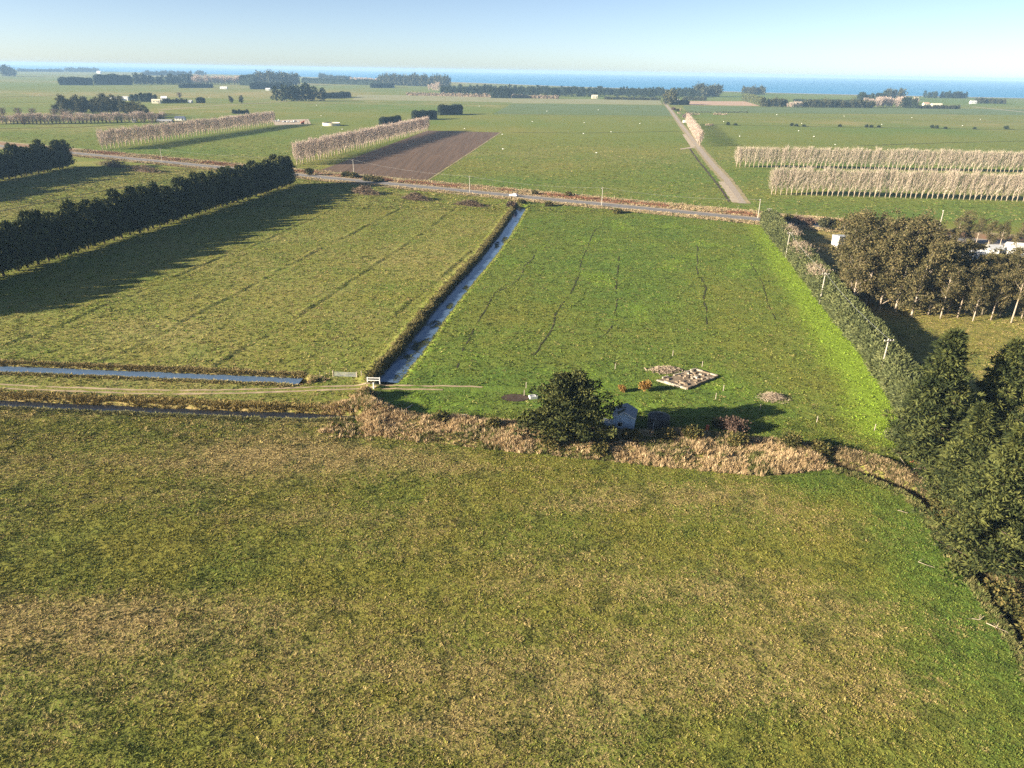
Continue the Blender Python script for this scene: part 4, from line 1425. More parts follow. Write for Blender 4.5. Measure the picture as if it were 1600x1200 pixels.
far_hedge(546, 127.5, 590, 129, 122, 20, 'twigpink', 'pinkish bare wood near the shore', name='bare_wood', cat='wood')
far_hedge(580, 137.5, 615, 137, 131, 10, 'fardark', 'short dark hedge standing alone in the pale field')
far_hedge(592, 132.5, 690, 136, 121.5, 40, 'farmix', 'grey ragged wood west of the coast pines', lump=.6)
far_hedge(668, 142, 690, 142.5, 130, 14, 'twigpink', 'tall pinkish bare trees at the corner of the coast wood', name='bare_wood', cat='wood')
far_hedge(636, 149, 768, 152, 146.5, 4, 'deadbrush', 'pale dry hedgerow in front of the coast wood', lump=.5)
far_hedge(800, 153, 872, 154.5, 149.5, 4, 'deadbrush', 'pale dry hedgerow beside the square tree block', lump=.5)
far_hedge(945, 155.5, 1032, 157, 152.5, 4, 'farmix', 'thin tree row leading to the lane', lump=.6)
far_hedge(1066, 156.5, 1102, 157.5, 152.5, 4, 'farmix', 'thin tree row behind the stubble field', lump=.6)
far_hedge(1034, 163, 1046, 164, 146, 12, 'farmix', 'tall trees where the lane enters the wood', lump=.5)
far_hedge(1044, 163.5, 1076, 164, 157.5, 10, 'fardark', 'dark garden hedge round a white cottage')
far_hedge(1162, 157, 1192, 165.5, 151, 9, 'hedge', 'grey green hedge at the end of the stubble field')
far_hedge(1188, 167, 1230, 167.5, 155, 10, 'farmix', 'dark hedge east of the stubble field')
far_hedge(1256, 168, 1366, 169, 158, 10, 'farmix', 'ragged dark hedge facing the poplar rows', lump=.6)
far_hedge(1232, 168, 1256, 168, 160, 6, 'twigpink', 'pinkish gap growth between two dark hedges')
far_hedge(1240, 159, 1330, 161, 156.5, 8, 'fardark', 'thin dark hedge behind the ragged hedge')
far_hedge(1341, 160, 1364, 160.5, 147, 16, 'fardark', 'dark pine clump west of the coastal farm', lump=.5)
far_hedge(1366, 158, 1388, 158, 144, 18, 'fardark', 'round dark tree at the coastal farm', lump=.3, round_=.8)
far_hedge(1384, 155, 1411, 155.5, 141.5, 18, 'farmix', 'tall flat topped trees at the coastal farm')
far_hedge(1352, 168, 1374, 168, 153, 12, 'twigpink', 'pink leafless trees in front of the dark pine clump', name='bare_wood', cat='wood')
far_hedge(1376, 168, 1436, 168.5, 153, 24, 'twigpink', 'brownish leafless garden wood at the coastal farm', name='bare_wood', cat='wood')
far_hedge(1413, 169, 1431, 169.5, 150.5, 12, 'fardark', 'tall dark tree beside the coastal farmhouse', lump=.4)
far_hedge(1432, 169.5, 1500, 170.5, 165.5, 6, 'farmix', 'low garden shrubs round the coastal farmhouse', lump=.5)
far_hedge(1445, 153, 1466, 153.5, 143, 18, 'fardark', 'two humped tree clump on the shore', lump=.4)
far_hedge(1473, 153.5, 1513, 154, 144.5, 18, 'fardark', 'long tree clump on the shore', lump=.3)
far_hedge(1525, 161.5, 1571, 162.5, 155.5, 10, 'farmix', 'hedge east of the white coastal shed')
far_hedge(1163, 148, 1193, 148.5, 138, 20, 'farmix', 'round topped tree clump alone against the sea')
far_hedge(1091, 151, 1126, 151.5, 137, 35, 'farmix', 'dark grove east of the lane end', lump=.45)
far_hedge(255, 161.5, 293, 161, 155, 6, 'fardark', 'dark garden hedge beside the cream shed', lump=.35)
far_hedge(307, 161, 321, 161, 153.5, 8, 'fardark', 'square clipped dark hedge block')
far_hedge(364, 178, 388, 178, 172.5, 8, 'fardark', 'dark shrubs behind the long white shed', lump=.5)
plant('bare_tree', willg[0], G(281, 153.5), z=0, sc=1.2, label='lone grey bare tree behind the garden hedge', cat='tree', crown='branches')
plant('small_tree', fgum[0], G(362, 161.5), z=0, sc=.55, label='small tree west of a pair by the farm track', cat='tree')
plant('small_tree', fgum[1], G(377, 161.5), z=0, sc=.60, label='small upright tree east of a pair by the farm track', cat='tree')


def coast_wood():
    rng = np.random.default_rng(200)
    S = []
    for k in range(240):
        x = 690 + 402 * (k + rng.random()) / 240
        S.append(G(x, 149 + (x - 690) * .0125 - 6.5 * rng.random()))
    far_wood('wood', S, 17 * (.72 + .5 * rng.random(240)), 'fardark', 'long dark pine wood along the coast', 'wood', 201, 'stuff')


coast_wood()


# shrubs, heaps
def bush(px, py, w, h, mat, label, name='shrub', cat='shrub', group=None, ln=.45, seed=1):
    m = blob_meshes(seed, h, w / 2, mat, dens=.45, ln=ln, trunk=.02, lobes=7)
    return plant(name, m, G(px, py), label=label, cat=cat, group=group, crown='foliage')


def heap(px, py, w, d, h, mat, label, n=260, name='brush_pile', seed=1, ang=0.0, thick=.07, group=None, L=1.8):
    rng = np.random.default_rng(seed)
    n = int(n * 2.6)
    c = G(px, py)
    a = rng.normal(size=(n, 2)) * .30
    r2 = (a ** 2).sum(1)
    x, y = a[:, 0] * w, a[:, 1] * d
    z = h * np.exp(-r2 * 2.2) * rng.random(n)
    ca, sa = math.cos(ang), math.sin(ang)
    X, Y = c[0] + x * ca - y * sa, c[1] + x * sa + y * ca
    P = np.c_[X, Y, height(X, Y) + z - .05]
    d3 = unit(rng.normal(size=(n, 3)) * np.array([1.6, 1, .45]))
    l = L * (.4 + .9 * rng.random((n, 1)))
    W = thick * (.5 + rng.random((n, 1)))
    s = unit(np.cross(d3, rng.normal(size=(n, 3))))
    u = np.cross(d3, s)
    a0 = P - d3 * l * .5
    V = np.stack([a0 + s * W, a0 - s * W * .5 + u * W * .87, a0 - s * W * .5 - u * W * .87, P + d3 * l * .5], 1).reshape(-1, 3)
    i = np.arange(n)[:, None] * 4
    F = np.vstack([np.c_[i, i + 1, i + 3], np.c_[i + 1, i + 2, i + 3], np.c_[i + 2, i, i + 3], np.c_[i, i + 2, i + 1]])
    # a low solid heart so that the heap is not see-through
    n = n
    hv, hf2 = lumpy(5, 14, lambda i, k: (c[0] + (w * .36 * ca * math.cos(k * .4488) - d * .42 * sa * math.sin(k * .4488)) * math.cos(i * .39) * (.85 + .3 * rng.random()),
                                         c[1] + (w * .42 * sa * math.cos(k * .4488) + d * .42 * ca * math.sin(k * .4488)) * math.cos(i * .39) * (.85 + .3 * rng.random()),
                                         -.1 + h * .38 * math.sin(i * .39) + hz(c[0], c[1])))
    T = np.r_[np.repeat(rng.random(n), 4), np.full(len(hv), .25)]
    return tag(link(name, fast_mesh(name, np.vstack([V, hv]), [F, hf2 + len(V)], T, [M[mat]])), label, 'brush pile', group)


ra = math.atan2(road_dir[1], road_dir[0])
heap(571, 303, 12, 5, 4.2, 'brushpile', 'heap of cut branches nearest the windbreak end', seed=2, ang=ra, group='brush heaps along the road', n=380, L=3.0, thick=.10)
heap(650, 312, 11, 4.5, 3.6, 'brushpile', 'second heap of cut branches from the windbreak', seed=3, ang=ra, group='brush heaps along the road', n=380, L=3.0, thick=.10)
heap(735, 321, 11, 4, 2.6, 'brushpile', 'flattest heap of cut branches toward the drain', seed=4, ang=ra, group='brush heaps along the road', n=320, L=3.0, thick=.10)
heap(180, 260, 24, 7, 4.2, 'brushpile', 'brush heap in the shade of the short windbreak', seed=5, ang=ra, L=2.6, thick=.11)
heap(226, 268, 22, 6, 4.2, 'brushpile', 'long brush heap between the two windbreaks', seed=6, ang=ra, L=2.6, thick=.11)
heap(1207, 622, 4.2, 3.2, 1.1, 'deadbrush', 'round heap of dry straw in the green field', seed=7, L=.9, thick=.04, n=320)
heap(1040, 579, 5.5, 3, .9, 'debris_leaf' if 'debris_leaf' in M else 'deadbrush', 'heap of rubble and sticks beside the old foundation', seed=8, L=1.1, thick=.08, n=220)
bush(800, 324, 5, 1.8, 'brushpile', 'dark scrub at the road end of the straight drain', seed=21, ln=.7)
bush(484, 274, 4.5, 4.6, 'bramble', 'single round shrub at the ploughed field corner', seed=22, ln=.7)
for k, (x, y, w, h) in enumerate(((541, 276, 6, 2.0), (553, 277.5, 6, 2.2), (575, 282, 9, 1.6), (590, 284, 7, 1.5))):
    bush(x, y, w, h, 'bramble', 'low dark scrub on the far road bank by the ploughed field', group='scrub on the far bank', seed=23 + k, ln=.8)
for k, (x, y, w, h) in enumerate(((836, 304, 3, 1.6), (888, 306, 3.4, 1.6), (858, 322, 4, 1.5), (966, 333, 4.5, 1.4), (815, 318, 4, 1.3))):
    bush(x, y, w, h, 'bramble', 'small dark shrub beside the middle stretch of road', group='shrubs beside the road', seed=30 + k, ln=.6)
for k, (x, y, w, h, mt) in enumerate(((1286, 360, 5, 6.0, 'farmix'), (1297, 360, 6, 4.5, 'farmix'), (1306, 361, 5, 4.8, 'bramble'), (1263, 352, 5, 3.0, 'purplebush'), (1248, 350, 5, 3.0, 'purplebush'),
                                      (1340, 360, 5, 3.4, 'purplebush'), (1358, 362, 6, 3.8, 'purplebush'), (1232, 346, 5, 3.2, 'bramble'))):
    bush(x, y, w, h, mt, 'roadside shrub behind the open fronted shed', group='shrubs behind the shed', seed=40 + k, ln=.7)
for k, (x, y, w, h) in enumerate(((1195, 352, 5.5, 5.6), (1203, 350, 6, 6.2), (1210, 351, 6, 5.8))):
    bush(x, y, w, h, 'hedge', 'dense shrub at the road end of the clipped hedge', group='shrubs at the hedge end', seed=50 + k, ln=.7)
bush(1007, 611, 2.8, 2.6, 'orangebush', 'round rusty orange shrub beside the foundation', seed=60, ln=.3)
bush(972, 612, 1.5, 1.2, 'orangebush', 'small rusty shrub left of the round one', seed=61, ln=.25)
bush(1146, 674, 5.2, 2.6, 'purplebush', 'purplish bare shrub behind the reeds', seed=62, ln=.4)
bush(1122, 668, 2.4, 1.6, 'bramble', 'small green brown shrub by the orange drum', seed=63, ln=.35)
for k, (x, y, w, h) in enumerate(((905, 694, 4, 1.6), (948, 692, 4, 1.0), (985, 690, 4, .9), (1040, 690, 4.2, 1.1), (1080, 690, 4, 2.0), (1150, 698, 4, 1.7), (1235, 706, 4.5, 1.6), (1280, 712, 4, 1.4), (830, 676, 4, 1.8), (770, 672, 3.4, 1.2), (690, 662, 3.6, 1.1), (935, 712, 3.4, 1.2), (860, 700, 4, 1.3))):
    bush(x, y, w, h, 'bramble', 'bramble clump among the dry reeds', name='bramble', group='brambles in the reed band', seed=70 + k, ln=.38)
for k, (x, y, w, h, mt) in enumerate(((1436, 700, 1.6, 1.5, 'redleaf'), (1431, 722, 1.7, 1.1, 'redleaf'))):
    bush(x, y, w, h, mt, ('rusty red dead branch under the big pines', 'lower rusty red dead branch near the reed bank')[k], name='dead_branch', cat='dead branch', seed=90 + k, ln=.4)
for k, (x, y, w, h) in enumerate(((1470, 812, 5, 1.7), (1500, 822, 5, 1.9), (1530, 862, 6, 1.8), (1565, 925, 6, 1.8), (1590, 950, 5, 1.6), (1610, 905, 6, 2.4), (1540, 838, 5, 2.0), (1630, 1000, 6, 2.0), (1475, 790, 4, 2.0))):
    bush(x, y, w, h, 'bramble', 'olive scrub on the bank under the big pines', group='scrub under the pines', seed=100 + k, ln=.4)
bush(1400, 690, 4.5, 3.0, 'hedge', 'grey shrub at the foot of the hedge corner', seed=110, ln=.4)
bush(1445, 690, 6, 5.0, 'hedge', 'grey green shrub joining hedge and pines', seed=111, ln=.5)

# ------------------------------------------------------------------ poles, fences, gates
def power_pole(p, hgt, label, group, rz=0.0, mat='pole'):
    o = empty('power_pole', (p[0], p[1], hz(p[0], p[1])), rz)
    MB().tube([(0, 0, -.3), (0, 0, hgt)], [.19, .12], 8).build('post', M[mat], o)
    ca = MB().box((0, -.18, hgt - .45), (2.3, .12, .14)).build('crossarm', M['wood'], o)
    for x in (-1.0, -.35, .35, 1.0):
        MB().lathe([(.05, 0), (.07, .06), (.04, .12), (.06, .17), (.02, .22)], (x, -.18, hgt - .38), 8).build('insulator', M['white'], ca)
    return tag(o, label, 'power pole', group)


ROADP = [((254, 255), 'power pole west beyond the road by the poplar row'), ((553, 272), 'power pole in front of the ploughed field'), ((734, 301), 'power pole beyond the road above the white car'),
         ((940, 321), 'power pole beyond the road above the green field'), ((1184, 341), 'pale power pole where the clipped hedge meets the road')]
for q, lb in ROADP:
    power_pole(G(*q), 8.6 if q[0] != 254 else 9.5, lb, 'power poles along the road', ra + math.pi / 2)
power_pole(G(1466, 362), 9.0, 'power pole rising behind the gum wood', 'power poles along the road', ra + math.pi / 2)
power_pole(G(1198, 352), 7.4, 'darker pole in the shrubs at the hedge end', 'power poles by the hedge', .2, 'wood')
HP = [(G(1389, 529, 9.2), 'power pole standing out of the nearer half of the hedge'), (G(1290, 426, 9.2), 'power pole standing out of the middle of the hedge'), (G(1234, 365, 8.6), 'power pole near the road end of the hedge')]
for p, lb in HP:
    power_pole(p, 9.2, lb, 'power poles by the hedge', R_(8))


def wire(a, b, za, zb, sag, label):
    pts = [(a[0] + (b[0] - a[0]) * t, a[1] + (b[1] - a[1]) * t, za + (zb - za) * t - sag * 4 * t * (1 - t)) for t in np.linspace(0, 1, 13)]
    tag(MB().tube(pts, .022, 3).build('power_line', M['metal']), label, 'wire', 'power lines')


RP = [G(*q) for q, _ in ROADP]
for k in range(4):
    wire(RP[k], RP[k + 1], 8.5, 8.5, 1.6, ('wire from the western pole to the ploughed field pole', 'wire from the ploughed field pole to the pole above the car', 'wire from the pole above the car to the next', 'wire reaching the pale pole at the hedge')[k])
for k in range(2):
    wire(HP[k][0], HP[k + 1][0], 9.1, 9.1, .8, ('wire along the nearer half of the hedge', 'wire along the farther half of the hedge')[k])

post_mesh = MB().tube([(0, 0, -.2), (.02, 0, .6), (.03, .01, 1.25)], [.085, .08, .075], 6).mesh('fence_post', M['wood'])
thin_post = MB().tube([(0, 0, -.2), (-.02, 0, 1.0)], [.05, .05], 5).mesh('fence_post', M['wood'])


def posts(pts, label, group, me=post_mesh, sc=1.0):
    for p in pts:
        o = link('fence_post', me, None, gz(p), RNG.random() * 6, sc)
        tag(o, label, 'fence post', group)


for q, lb in (((1051, 556), 'lone fence post above the foundation'), ((961, 577), 'lone fence post above the lone pine'), ((1097, 573), 'fence post behind the foundation'), ((1130, 611), 'fence post right of the foundation corner'),
              ((1187, 642), 'fence post just below the straw heap'), ((1276, 660), 'fence post in the open green corner'), ((1366, 673), 'fence post near the foot of the hedge'),
              ((819, 619), 'fence post in the mud patch'), ((822, 606), 'thin post behind the mud patch'), ((1118, 624), 'short leaning post below the foundation')):
    tag(link('fence_post', post_mesh, None, gz(G(*q)), 0.3, (1.0, 1.0, 1.1)), lb, 'fence post', 'old posts round the hut')
posts([road_pt(s, 22.5) for s in np.arange(-60, 330, 9.0)], 'thin pale post of the field fence beyond the road', 'road fence posts', thin_post, 1.4)
posts([road_pt(s, -12.6) for s in np.arange(6, 236, 11.0)], 'thin pale post of the fence on the near road verge', 'near verge fence posts', thin_post, 1.2)
posts(GL([(360, 589.5), (400, 585), (440, 587), (465, 587.5), (500, 588.5), (508, 587.5), (515, 587)]), 'thin post of the fence running up to the gate', 'gate fence posts', thin_post, 1.0)


def gate():
    a, b = G(521, 588.5), G(558, 590)
    L = float(np.hypot(*(b - a)))
    o = empty('farm_gate', gz(a), math.atan2(b[1] - a[1], b[0] - a[0]))
    z0 = 0.0
    for x, h in ((0, 1.45), (L, 1.35)):
        MB().tube([(x, 0, -.4), (x, 0, h)], [.13, .12], 8).build('gate_post', M['palewood'], o)
    for z in (.22, .42, .62, .84, 1.08):
        MB().tube([(.2, 0, z), (L - .2, 0, z)], .035, 5).build('rail', M['metal'], o)
    for x in (.2, L * .5, L - .2):
        MB().tube([(x, 0.06, .2), (x, 0.06, 1.1)], .035, 5).build('upright', M['metal'], o)
    tag(o, 'galvanised five bar farm gate into the striped field', 'gate')
    MB().tube([(L + .9, .3, -.3), (L + .9, .3, 1.5)], [.1, .09], 6).build('stay_post', M['palewood'], o)


gate()


def culvert_rail():
    a, b = G(574, 600), G(594, 600.5)
    L = float(np.hypot(*(b - a)))
    o = empty('culvert_rail', gz(a, .0), math.atan2(b[1] - a[1], b[0] - a[0]))
    o.location.z = max(0.0, o.location.z)
    for x in (.06, L - .06):
        MB().box((x, 0, .35), (.16, .16, 1.5)).build('post', M['white'], o)
    for z in (.98, .45):
        MB().box((L / 2, -.10, z), (L, .06, .17)).build('rail', M['white'], o)
    tag(o, 'white two bar rail over the culvert of the straight drain', 'railing')


culvert_rail()
mp = empty('marker_post', gz(G(584, 609)))
MB().box((0, 0, .6), (.24, .24, 1.2), taper=.85).build('post', M['white'], mp)
MB().box((0, 0, 1.26), (.32, .32, .12)).build('cap', M['white'], mp)
tag(mp, 'stubby white marker post beside the farm track crossing', 'marker post')
for q, l, rz, lb in (((638, 638), 2.4, .95, 'pale plank lying tilted in the grass above the reeds'), ((719, 649.5), 2.9, -.05, 'pale plank lying flat above the reeds')):
    b = MB().box((0, 0, .16), (l, .3, .1)).box((0, .02, .225), (l * .96, .1, .025)).build('plank', M['palewood'])
    b.location = gz(G(*q)); b.rotation_euler = (0, -.12, rz)
    tag(b, lb, 'plank')


def fallen(pts, r, label, sub=3, seed=0):
    rng = np.random.default_rng(seed)
    w = GL(pts)
    P = [(x, y, hz(x, y) + .18 + .1 * rng.random()) for x, y in resample(w, 1.2)]
    m = MB().tube(P, list(np.linspace(r, r * .4, len(P))), 5)
    for k in range(sub):
        i = rng.integers(0, len(P) - 1)
        d = rng.normal(size=3) * .7
        m.tube([P[i], (P[i][0] + d[0], P[i][1] + d[1], P[i][2] + abs(d[2]) * .5)], [r * .6, r * .2], 4)
    tag(m.build('fallen_branch', M['palewood']), label, 'branch', 'fallen branches by the eastern drain')


fallen([(1402, 799), (1418, 804)], .045, 'small bleached branch on the grass below the reed bank end', 2, 1)
fallen([(1434, 880), (1460, 889)], .04, 'thin bleached stick farther down the green margin', 2, 2)
fallen([(1517, 968), (1530, 972), (1531, 962)], .05, 'forked bleached branch near the long one', 4, 3)
fallen([(1540, 976), (1570, 988), (1588, 1000), (1604, 1008)], .06, 'long bleached branch reaching to the drain edge', 3, 4)
fallen([(1408, 737), (1432, 742), (1446, 752)], .14, 'bleached trunk lying at the end of the reed bank', 5, 5)
fallen([(1400, 708), (1414, 728)], .08, 'leaning grey limb above the reed bank end', 4, 6)
slip = G(1545, 864)
rng = np.random.default_rng(8)
hv, hfc = lumpy(5, 12, lambda i, k: (slip[0] + 1.5 * math.cos(k * .5236) * math.cos(i * .38) * (.8 + .4 * rng.random()), slip[1] + 2.0 * math.sin(k * .5236) * math.cos(i * .38) * (.8 + .4 * rng.random()), .1 + .9 * math.sin(i * .38)))
tag(link('sand_heap', fast_mesh('sand_heap', hv, hfc, mats=[M['sand']], smooth_faces=True)), 'pale sandy heap on the bank under the pines', 'heap')


# ------------------------------------------------------------------ the hut, tank, foundation
def hut():
    c = G(975, 668)
    o = empty('hut', gz(c), R_(-14))
    w, d, h, rh = 3.7, 3.4, 3.1, .95
    o.location.z = 0.0
    hw, hd = w / 2, d / 2
    wall = MB()
    wall.add([(-hw, -hd, -.3), (hw, -hd, -.3), (hw, hd, -.3), (-hw, hd, -.3), (-hw, -hd, h), (hw, -hd, h), (hw, hd, h), (-hw, hd, h), (0, -hd, h + rh), (0, hd, h + rh)],
             [(0, 1, 5, 8, 4), (2, 3, 7, 9, 6), (1, 2, 6, 5), (3, 0, 4, 7)])
    wo = wall.build('wall', M['bluewall'], o)
    for k in range(14):                           # weatherboards proud of the wall, front and west side
        z = .06 + k * .215
        MB().box((0, -hd - .022, z), (w + .05, .035, .185)).build('board', M['bluewall'], wo)
        MB().box((-hw - .022, 0, z), (.035, d, .185)).build('board', M['bluewall'], wo)
    ov = .28
    sl = math.hypot(hw + ov, rh * (hw + ov) / hw)
    for s in (-1, 1):
        m = MB()
        x1, z1 = s * (hw + ov), h - rh * ov / hw
        y0, y1 = -hd - .35, hd + .35
        V = [(0, y0, h + rh + .03), (x1, y0, z1 + .03), (x1, y1, z1 + .03), (0, y1, h + rh + .03)]
        V += [(x, y, z + .06) for x, y, z in V]
        m.add(V, [(0, 1, 2, 3), (7, 6, 5, 4), (0, 4, 5, 1), (1, 5, 6, 2), (2, 6, 7, 3), (3, 7, 4, 0)])
        r = m.build('roof_slope', M['blueroof'], o)
    for s in (-1, 1):                             # bargeboards along the front gable
        n = 1
        a, b = Vector((0, -hd - .38, h + rh + .02)), Vector((s * (hw + ov), -hd - .38, h - rh * ov / hw + .02))
        MB().add([a + Vector((0, 0, .08)), b + Vector((0, 0, .08)), b - Vector((0, 0, .12)), a - Vector((0, 0, .12)), a + Vector((0, .04, .08)), b + Vector((0, .04, .08)), b + Vector((0, .04, -.12)), a + Vector((0, .04, -.12))],
                 [(0, 1, 2, 3), (7, 6, 5, 4), (0, 4, 5, 1), (1, 5, 6, 2), (2, 6, 7, 3), (3, 7, 4, 0)]).build('bargeboard', M['white'], o)
    dr = MB().box((.95, -hd - .06, 1.0), (.85, .06, 1.95)).build('door', M['bluewall'], o)
    MB().box((.63, -hd - .11, 1.0), (.05, .05, .14)).build('handle', M['metal'], dr)
    wi = MB().box((-.65, -hd - .055, 1.45), (.95, .05, .85)).build('window', M['white'], o)
    MB().box((-.65, -hd - .09, 1.45), (.78, .03, .68)).build('pane', M['glass'], wi)
    tag(o, 'small pale blue weatherboard hut with gabled roof beside the lone pine', 'hut')
    t = empty('lean_to', gz(G(950, 669)), R_(-14))
    MB().box((0, 0, .55), (2.6, 1.6, 1.5)).build('wall', M['bluewall'], t)
    MB().box((0, -.05, 1.36), (2.9, 1.95, .08)).build('roof', M['greyroof'], t)
    tag(t, 'low pale lean to half hidden between pine and hut', 'shed')


hut()


def tank():
    c = G(1028, 667)
    o = empty('water_tank', gz(c))
    o.location.z = 0
    prof = [(1.95, -.2)]
    for k in range(9):
        z = .05 + k * .24
        prof += [(1.98, z), (2.02, z + .06), (2.02, z + .15), (1.98, z + .2)]
    MB().lathe(prof + [(1.9, 2.25)], n=36).build('shell', M['tank'], o, True)
    MB().lathe([(2.04, 2.20), (2.06, 2.28), (1.9, 2.36), (.9, 2.66), (.42, 2.74), (.40, 2.74)], n=36).build('lid', M['tank'], o, True)
    MB().lathe([(.38, 2.72), (.40, 2.84), (.34, 2.90), (.05, 2.92)], n=18).build('hatch', M['tank'], o, True)
    for k in range(14):
        a = k * 2 * math.pi / 14
        MB().tube([(.5 * math.cos(a), .5 * math.sin(a), 2.76), (1.88 * math.cos(a), 1.88 * math.sin(a), 2.40)], .045, 4).build('rib', M['tank'], o)
    MB().tube([(-1.2, -1.62, .1), (-1.25, -1.72, 1.2), (-.9, -1.4, 2.5)], .05, 6).build('pipe', M['white'], o)
    tag(o, 'round black plastic water tank beside the hut', 'water tank')


tank()


def foundation():
    P = GL([(1026, 595), (1087, 579), (1121, 589), (1073, 609)])
    c = P.mean(0)
    o = empty('foundation', (c[0], c[1], 0))
    Q = P - c
    me = MB()
    V = [(q[0], q[1], -.3) for q in Q] + [(q[0] * .99, q[1] * .99, .22) for q in Q]
    me.add(V, [(3, 2, 1, 0), (4, 5, 6, 7), (0, 1, 5, 4), (1, 2, 6, 5), (2, 3, 7, 6), (3, 0, 4, 7)])
    me.build('slab', M['debris'], o)
    rng = np.random.default_rng(3)
    for k in range(4):
        a, b = Q[k], Q[(k + 1) % 4]
        L = float(np.hypot(*(b - a)))
        n = max(2, int(L / 1.5))
        ang = math.atan2(b[1] - a[1], b[0] - a[0])
        for i in range(n):
            if rng.random() < .12: continue
            m = a + (b - a) * (i + .5) / n
            hh = .30 + .28 * rng.random()
            MB().box((m[0], m[1], hh / 2), (L / n * .96, .38, hh), ang + rng.normal() * .03).build('wall_block', M['concrete' if k in (3, 0) or rng.random() < .3 else 'debris'], o)
    for k in range(46):
        u, v = rng.random(2)
        m = (Q[0] * (1 - u) + Q[1] * u) * (1 - v) + (Q[3] * (1 - u) + Q[2] * u) * v
        m = m * .9
        s = .3 + .9 * rng.random()
        MB().box((m[0], m[1], .22 + s * .12), (s, s * .6, s * .3), rng.random() * 3, .7).build('rubble', M['debris' if rng.random() < .6 else 'concrete'], o)
    tag(o, 'ruined pale concrete house foundation filled with brown rubble', 'foundation')


foundation()
b = empty('drum', gz(G(1105, 672)))
MB().lathe([(.30, 0), (.33, .05), (.30, .3), (.33, .33), (.30, .36), (.30, .62), (.33, .65), (.30, .68), (.31, .95)], n=14).build('shell', M['orange'], b)
MB().lathe([(.27, .93), (.27, .96), (.05, .965)], n=14).build('lid', M['orange'], b)
tag(b, 'orange drum behind the reeds near the purplish shrub', 'drum')
tr = empty('water_trough', gz(G(833, 622)), .3)
for v, s in (((0, .45, .3), (1.6, .12, .6)), ((0, -.45, .3), (1.6, .12, .6)), ((.74, 0, .3), (.12, .78, .6)), ((-.74, 0, .3), (.12, .78, .6)), ((0, 0, .1), (1.36, .78, .12))):
    MB().box(v, s).build('side', M['white'], tr)
tag(tr, 'white trough at the mud patch beside the lone pine', 'trough')


# ------------------------------------------------------------------ buildings
def building(px, py, w, d, h, rh, rz, wall, roof, label, name='farm_building', cat='building', windows=2, open_front=False, ridge='x'):
    if py < 193 and px != 1075:
        w, d, h, rh = w * .64, d * .64, h * .7, rh * .7
    c = G(px, py)
    o = empty(name, (c[0], c[1], 0.0), rz)
    hw, hd = w / 2, d / 2
    m = MB()
    if open_front:
        m.add([(-hw, -hd, -.3), (-hw, hd, -.3), (-hw, hd, h), (-hw, -hd, h + rh), (-hw + .15, -hd, -.3), (-hw + .15, hd, -.3), (-hw + .15, hd, h), (-hw + .15, -hd, h + rh)],
              [(0, 1, 2, 3), (7, 6, 5, 4), (0, 3, 7, 4), (2, 1, 5, 6), (3, 2, 6, 7)])
        m.add([(hw - .15, -hd, -.3), (hw - .15, hd, -.3), (hw - .15, hd, h), (hw - .15, -hd, h + rh), (hw, -hd, -.3), (hw, hd, -.3), (hw, hd, h), (hw, -hd, h + rh)],
              [(0, 1, 2, 3), (7, 6, 5, 4), (0, 3, 7, 4), (2, 1, 5, 6), (3, 2, 6, 7)])
        m.box((0, hd - .08, h / 2 - .15), (w - .32, .15, h + .3))
        m.build('wall', M[wall], o)
        V = [(-hw - .3, -hd - .4, h + rh + .05), (hw + .3, -hd - .4, h + rh + .05), (hw + .3, hd + .3, h - .02), (-hw - .3, hd + .3, h - .02)]
        V += [(x, y, z + .12) for x, y, z in V]
        MB().add(V, [(3, 2, 1, 0), (4, 5, 6, 7), (0, 1, 5, 4), (1, 2, 6, 5), (2, 3, 7, 6), (3, 0, 4, 7)]).build('roof', M[roof], o)
        for x in (-hw * .33, hw * .33):
            MB().box((x, -hd + .1, (h + rh) / 2 - .1), (.2, .2, h + rh + .1)).build('post', M['wood'], o)
        return tag(o, label, cat)
    m.add([(-hw, -hd, -.3), (hw, -hd, -.3), (hw, hd, -.3), (-hw, hd, -.3), (-hw, -hd, h), (hw, -hd, h), (hw, hd, h), (-hw, hd, h), (-hw, 0, h + rh), (hw, 0, h + rh)],
          [(0, 1, 5, 4), (2, 3, 7, 6), (1, 2, 6, 9, 5), (3, 0, 4, 8, 7)])
    m.build('wall', M[wall], o)
    ov = .35
    for s in (-1, 1):
        y1, z1 = s * (hd + ov), h - rh * ov / hd
        V = [(-hw - ov, 0, h + rh + .03), (hw + ov, 0, h + rh + .03), (hw + ov, y1, z1 + .03), (-hw - ov, y1, z1 + .03)]
        V += [(x, y, z + .12) for x, y, z in V]
        MB().add(V, [(0, 1, 2, 3), (7, 6, 5, 4), (0, 4, 5, 1), (1, 5, 6, 2), (2, 6, 7, 3), (3, 7, 4, 0)]).build('roof_slope', M[roof], o)
    for k in range(windows):
        x = -hw + w * (k + .7) / (windows + .6)
        wi = MB().box((x, -hd - .03, h * .58), (w / (windows + 1) * .55, .08, h * .34)).build('window', M['white'], o)
        MB().box((x, -hd - .08, h * .58), (w / (windows + 1) * .45, .04, h * .26)).build('pane', M['glass'], wi)
    MB().box((hw * .72, -hd - .04, h * .42), (min(1.2, w * .2), .08, h * .84)).build('door', M['dark'], o)
    return tag(o, label, cat)


